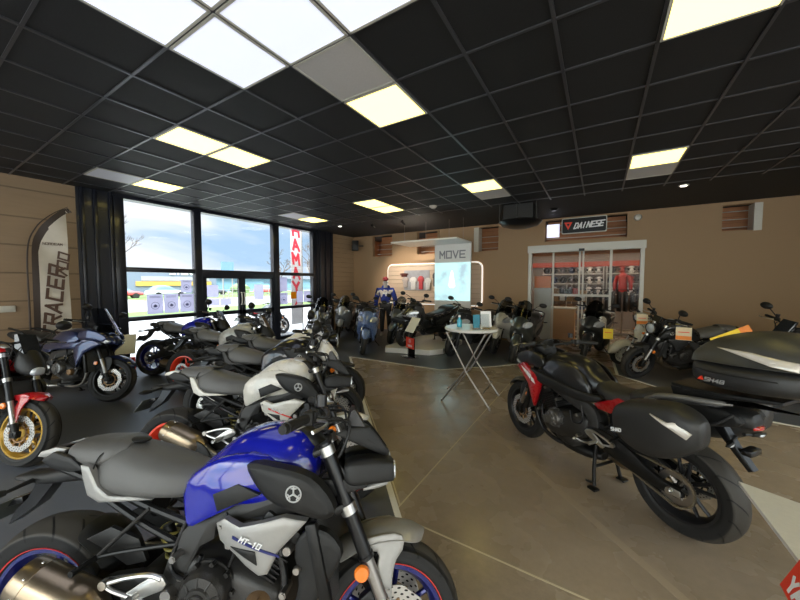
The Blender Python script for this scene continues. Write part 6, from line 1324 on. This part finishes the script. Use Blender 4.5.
price_tag('price_tag', (1.13, 6.58, .86), -5, OT, 'orange and cream card on the black motorcycle with round headlight', .19, .20)
t = thing('price_tag', 'slanted yellow and orange card on the motorcycle behind the top case', 'price tag', (1.56, 6.2, .93), (0, R(-28), R(10))); b = MB(); b.box((0, 0, 0), (.46, .003, .10)); b.build('card', YT, t, smooth=False); b = MB(); b.box((.17, -.003, 0), (.12, .002, .10)); b.build('orange_end', OT, t, smooth=False)
# ---------------------------------------------------------------- camera, world, settings
cam = bpy.data.cameras.new('camera'); co = bpy.data.objects.new('camera', cam); COL.objects.link(co)
cam.sensor_width = 36; cam.lens = 324*36/800; cam.clip_start = .05; cam.clip_end = 400
pitch = math.atan(17/324); yaw = math.atan(200/(324/math.cos(pitch)))
co.location = (0, 0, 1.65); co.rotation_euler = (PI/2-pitch, 0, yaw); SC.camera = co
w = bpy.data.worlds.new('sky'); SC.world = w; w.use_nodes = True; nt = w.node_tree; n = nt.nodes; l = nt.links; bg = n['Background']
tc = n.new('ShaderNodeTexCoord'); mp = n.new('ShaderNodeMapping'); mp.inputs['Scale'].default_value = (1, 1, 3.2); l.new(tc.outputs['Generated'], mp.inputs[0])
no = n.new('ShaderNodeTexNoise'); no.inputs['Scale'].default_value = 2.4; no.inputs['Detail'].default_value = 5; no.inputs['Distortion'].default_value = .4; l.new(mp.outputs[0], no.inputs['Vector'])
cr = n.new('ShaderNodeValToRGB'); cr.color_ramp.elements[0].position = .38; cr.color_ramp.elements[0].color = (.46, .66, .88, 1); cr.color_ramp.elements[1].position = .56; cr.color_ramp.elements[1].color = (.95, .97, 1, 1)
l.new(no.outputs['Fac'], cr.inputs[0]); tn = n.new('ShaderNodeMix'); tn.data_type = 'RGBA'; tn.blend_type = 'MULTIPLY'; tn.inputs[7].default_value = (1, .91, .76, 1); l.new(cr.outputs[0], tn.inputs[6]); l.new(tn.outputs[2], bg.inputs[0])
# unseen sky behind the camera, brightened and warmed to light the room
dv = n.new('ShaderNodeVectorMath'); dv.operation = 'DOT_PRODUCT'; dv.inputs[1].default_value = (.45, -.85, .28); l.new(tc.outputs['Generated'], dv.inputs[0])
mr = n.new('ShaderNodeMapRange'); mr.interpolation_type = 'SMOOTHSTEP'; mr.inputs[1].default_value = -.1; mr.inputs[2].default_value = .8; mr.inputs[3].default_value = .88; mr.inputs[4].default_value = 4.0; l.new(dv.outputs['Value'], mr.inputs[0]); # sky overhead, out of view, boosted to add light through the windows
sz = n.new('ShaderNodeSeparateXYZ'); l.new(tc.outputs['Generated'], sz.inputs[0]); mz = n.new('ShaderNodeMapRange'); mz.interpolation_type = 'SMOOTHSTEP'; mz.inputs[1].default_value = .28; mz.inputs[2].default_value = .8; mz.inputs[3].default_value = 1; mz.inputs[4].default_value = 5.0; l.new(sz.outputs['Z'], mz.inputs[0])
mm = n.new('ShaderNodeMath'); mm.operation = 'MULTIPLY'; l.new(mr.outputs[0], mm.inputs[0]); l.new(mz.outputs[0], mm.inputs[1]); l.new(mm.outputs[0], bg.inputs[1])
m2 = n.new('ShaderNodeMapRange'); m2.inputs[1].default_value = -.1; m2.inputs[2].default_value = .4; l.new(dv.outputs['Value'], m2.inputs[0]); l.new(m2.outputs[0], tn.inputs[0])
SC.view_settings.view_transform = 'Standard'; SC.view_settings.look = 'None'; SC.view_settings.gamma = 1; SC.view_settings.use_curve_mapping = False
SC.view_settings.exposure = 0.42
SC.cycles.use_denoising = True; SC.cycles.max_bounces = 10; SC.cycles.transparent_max_bounces = 16
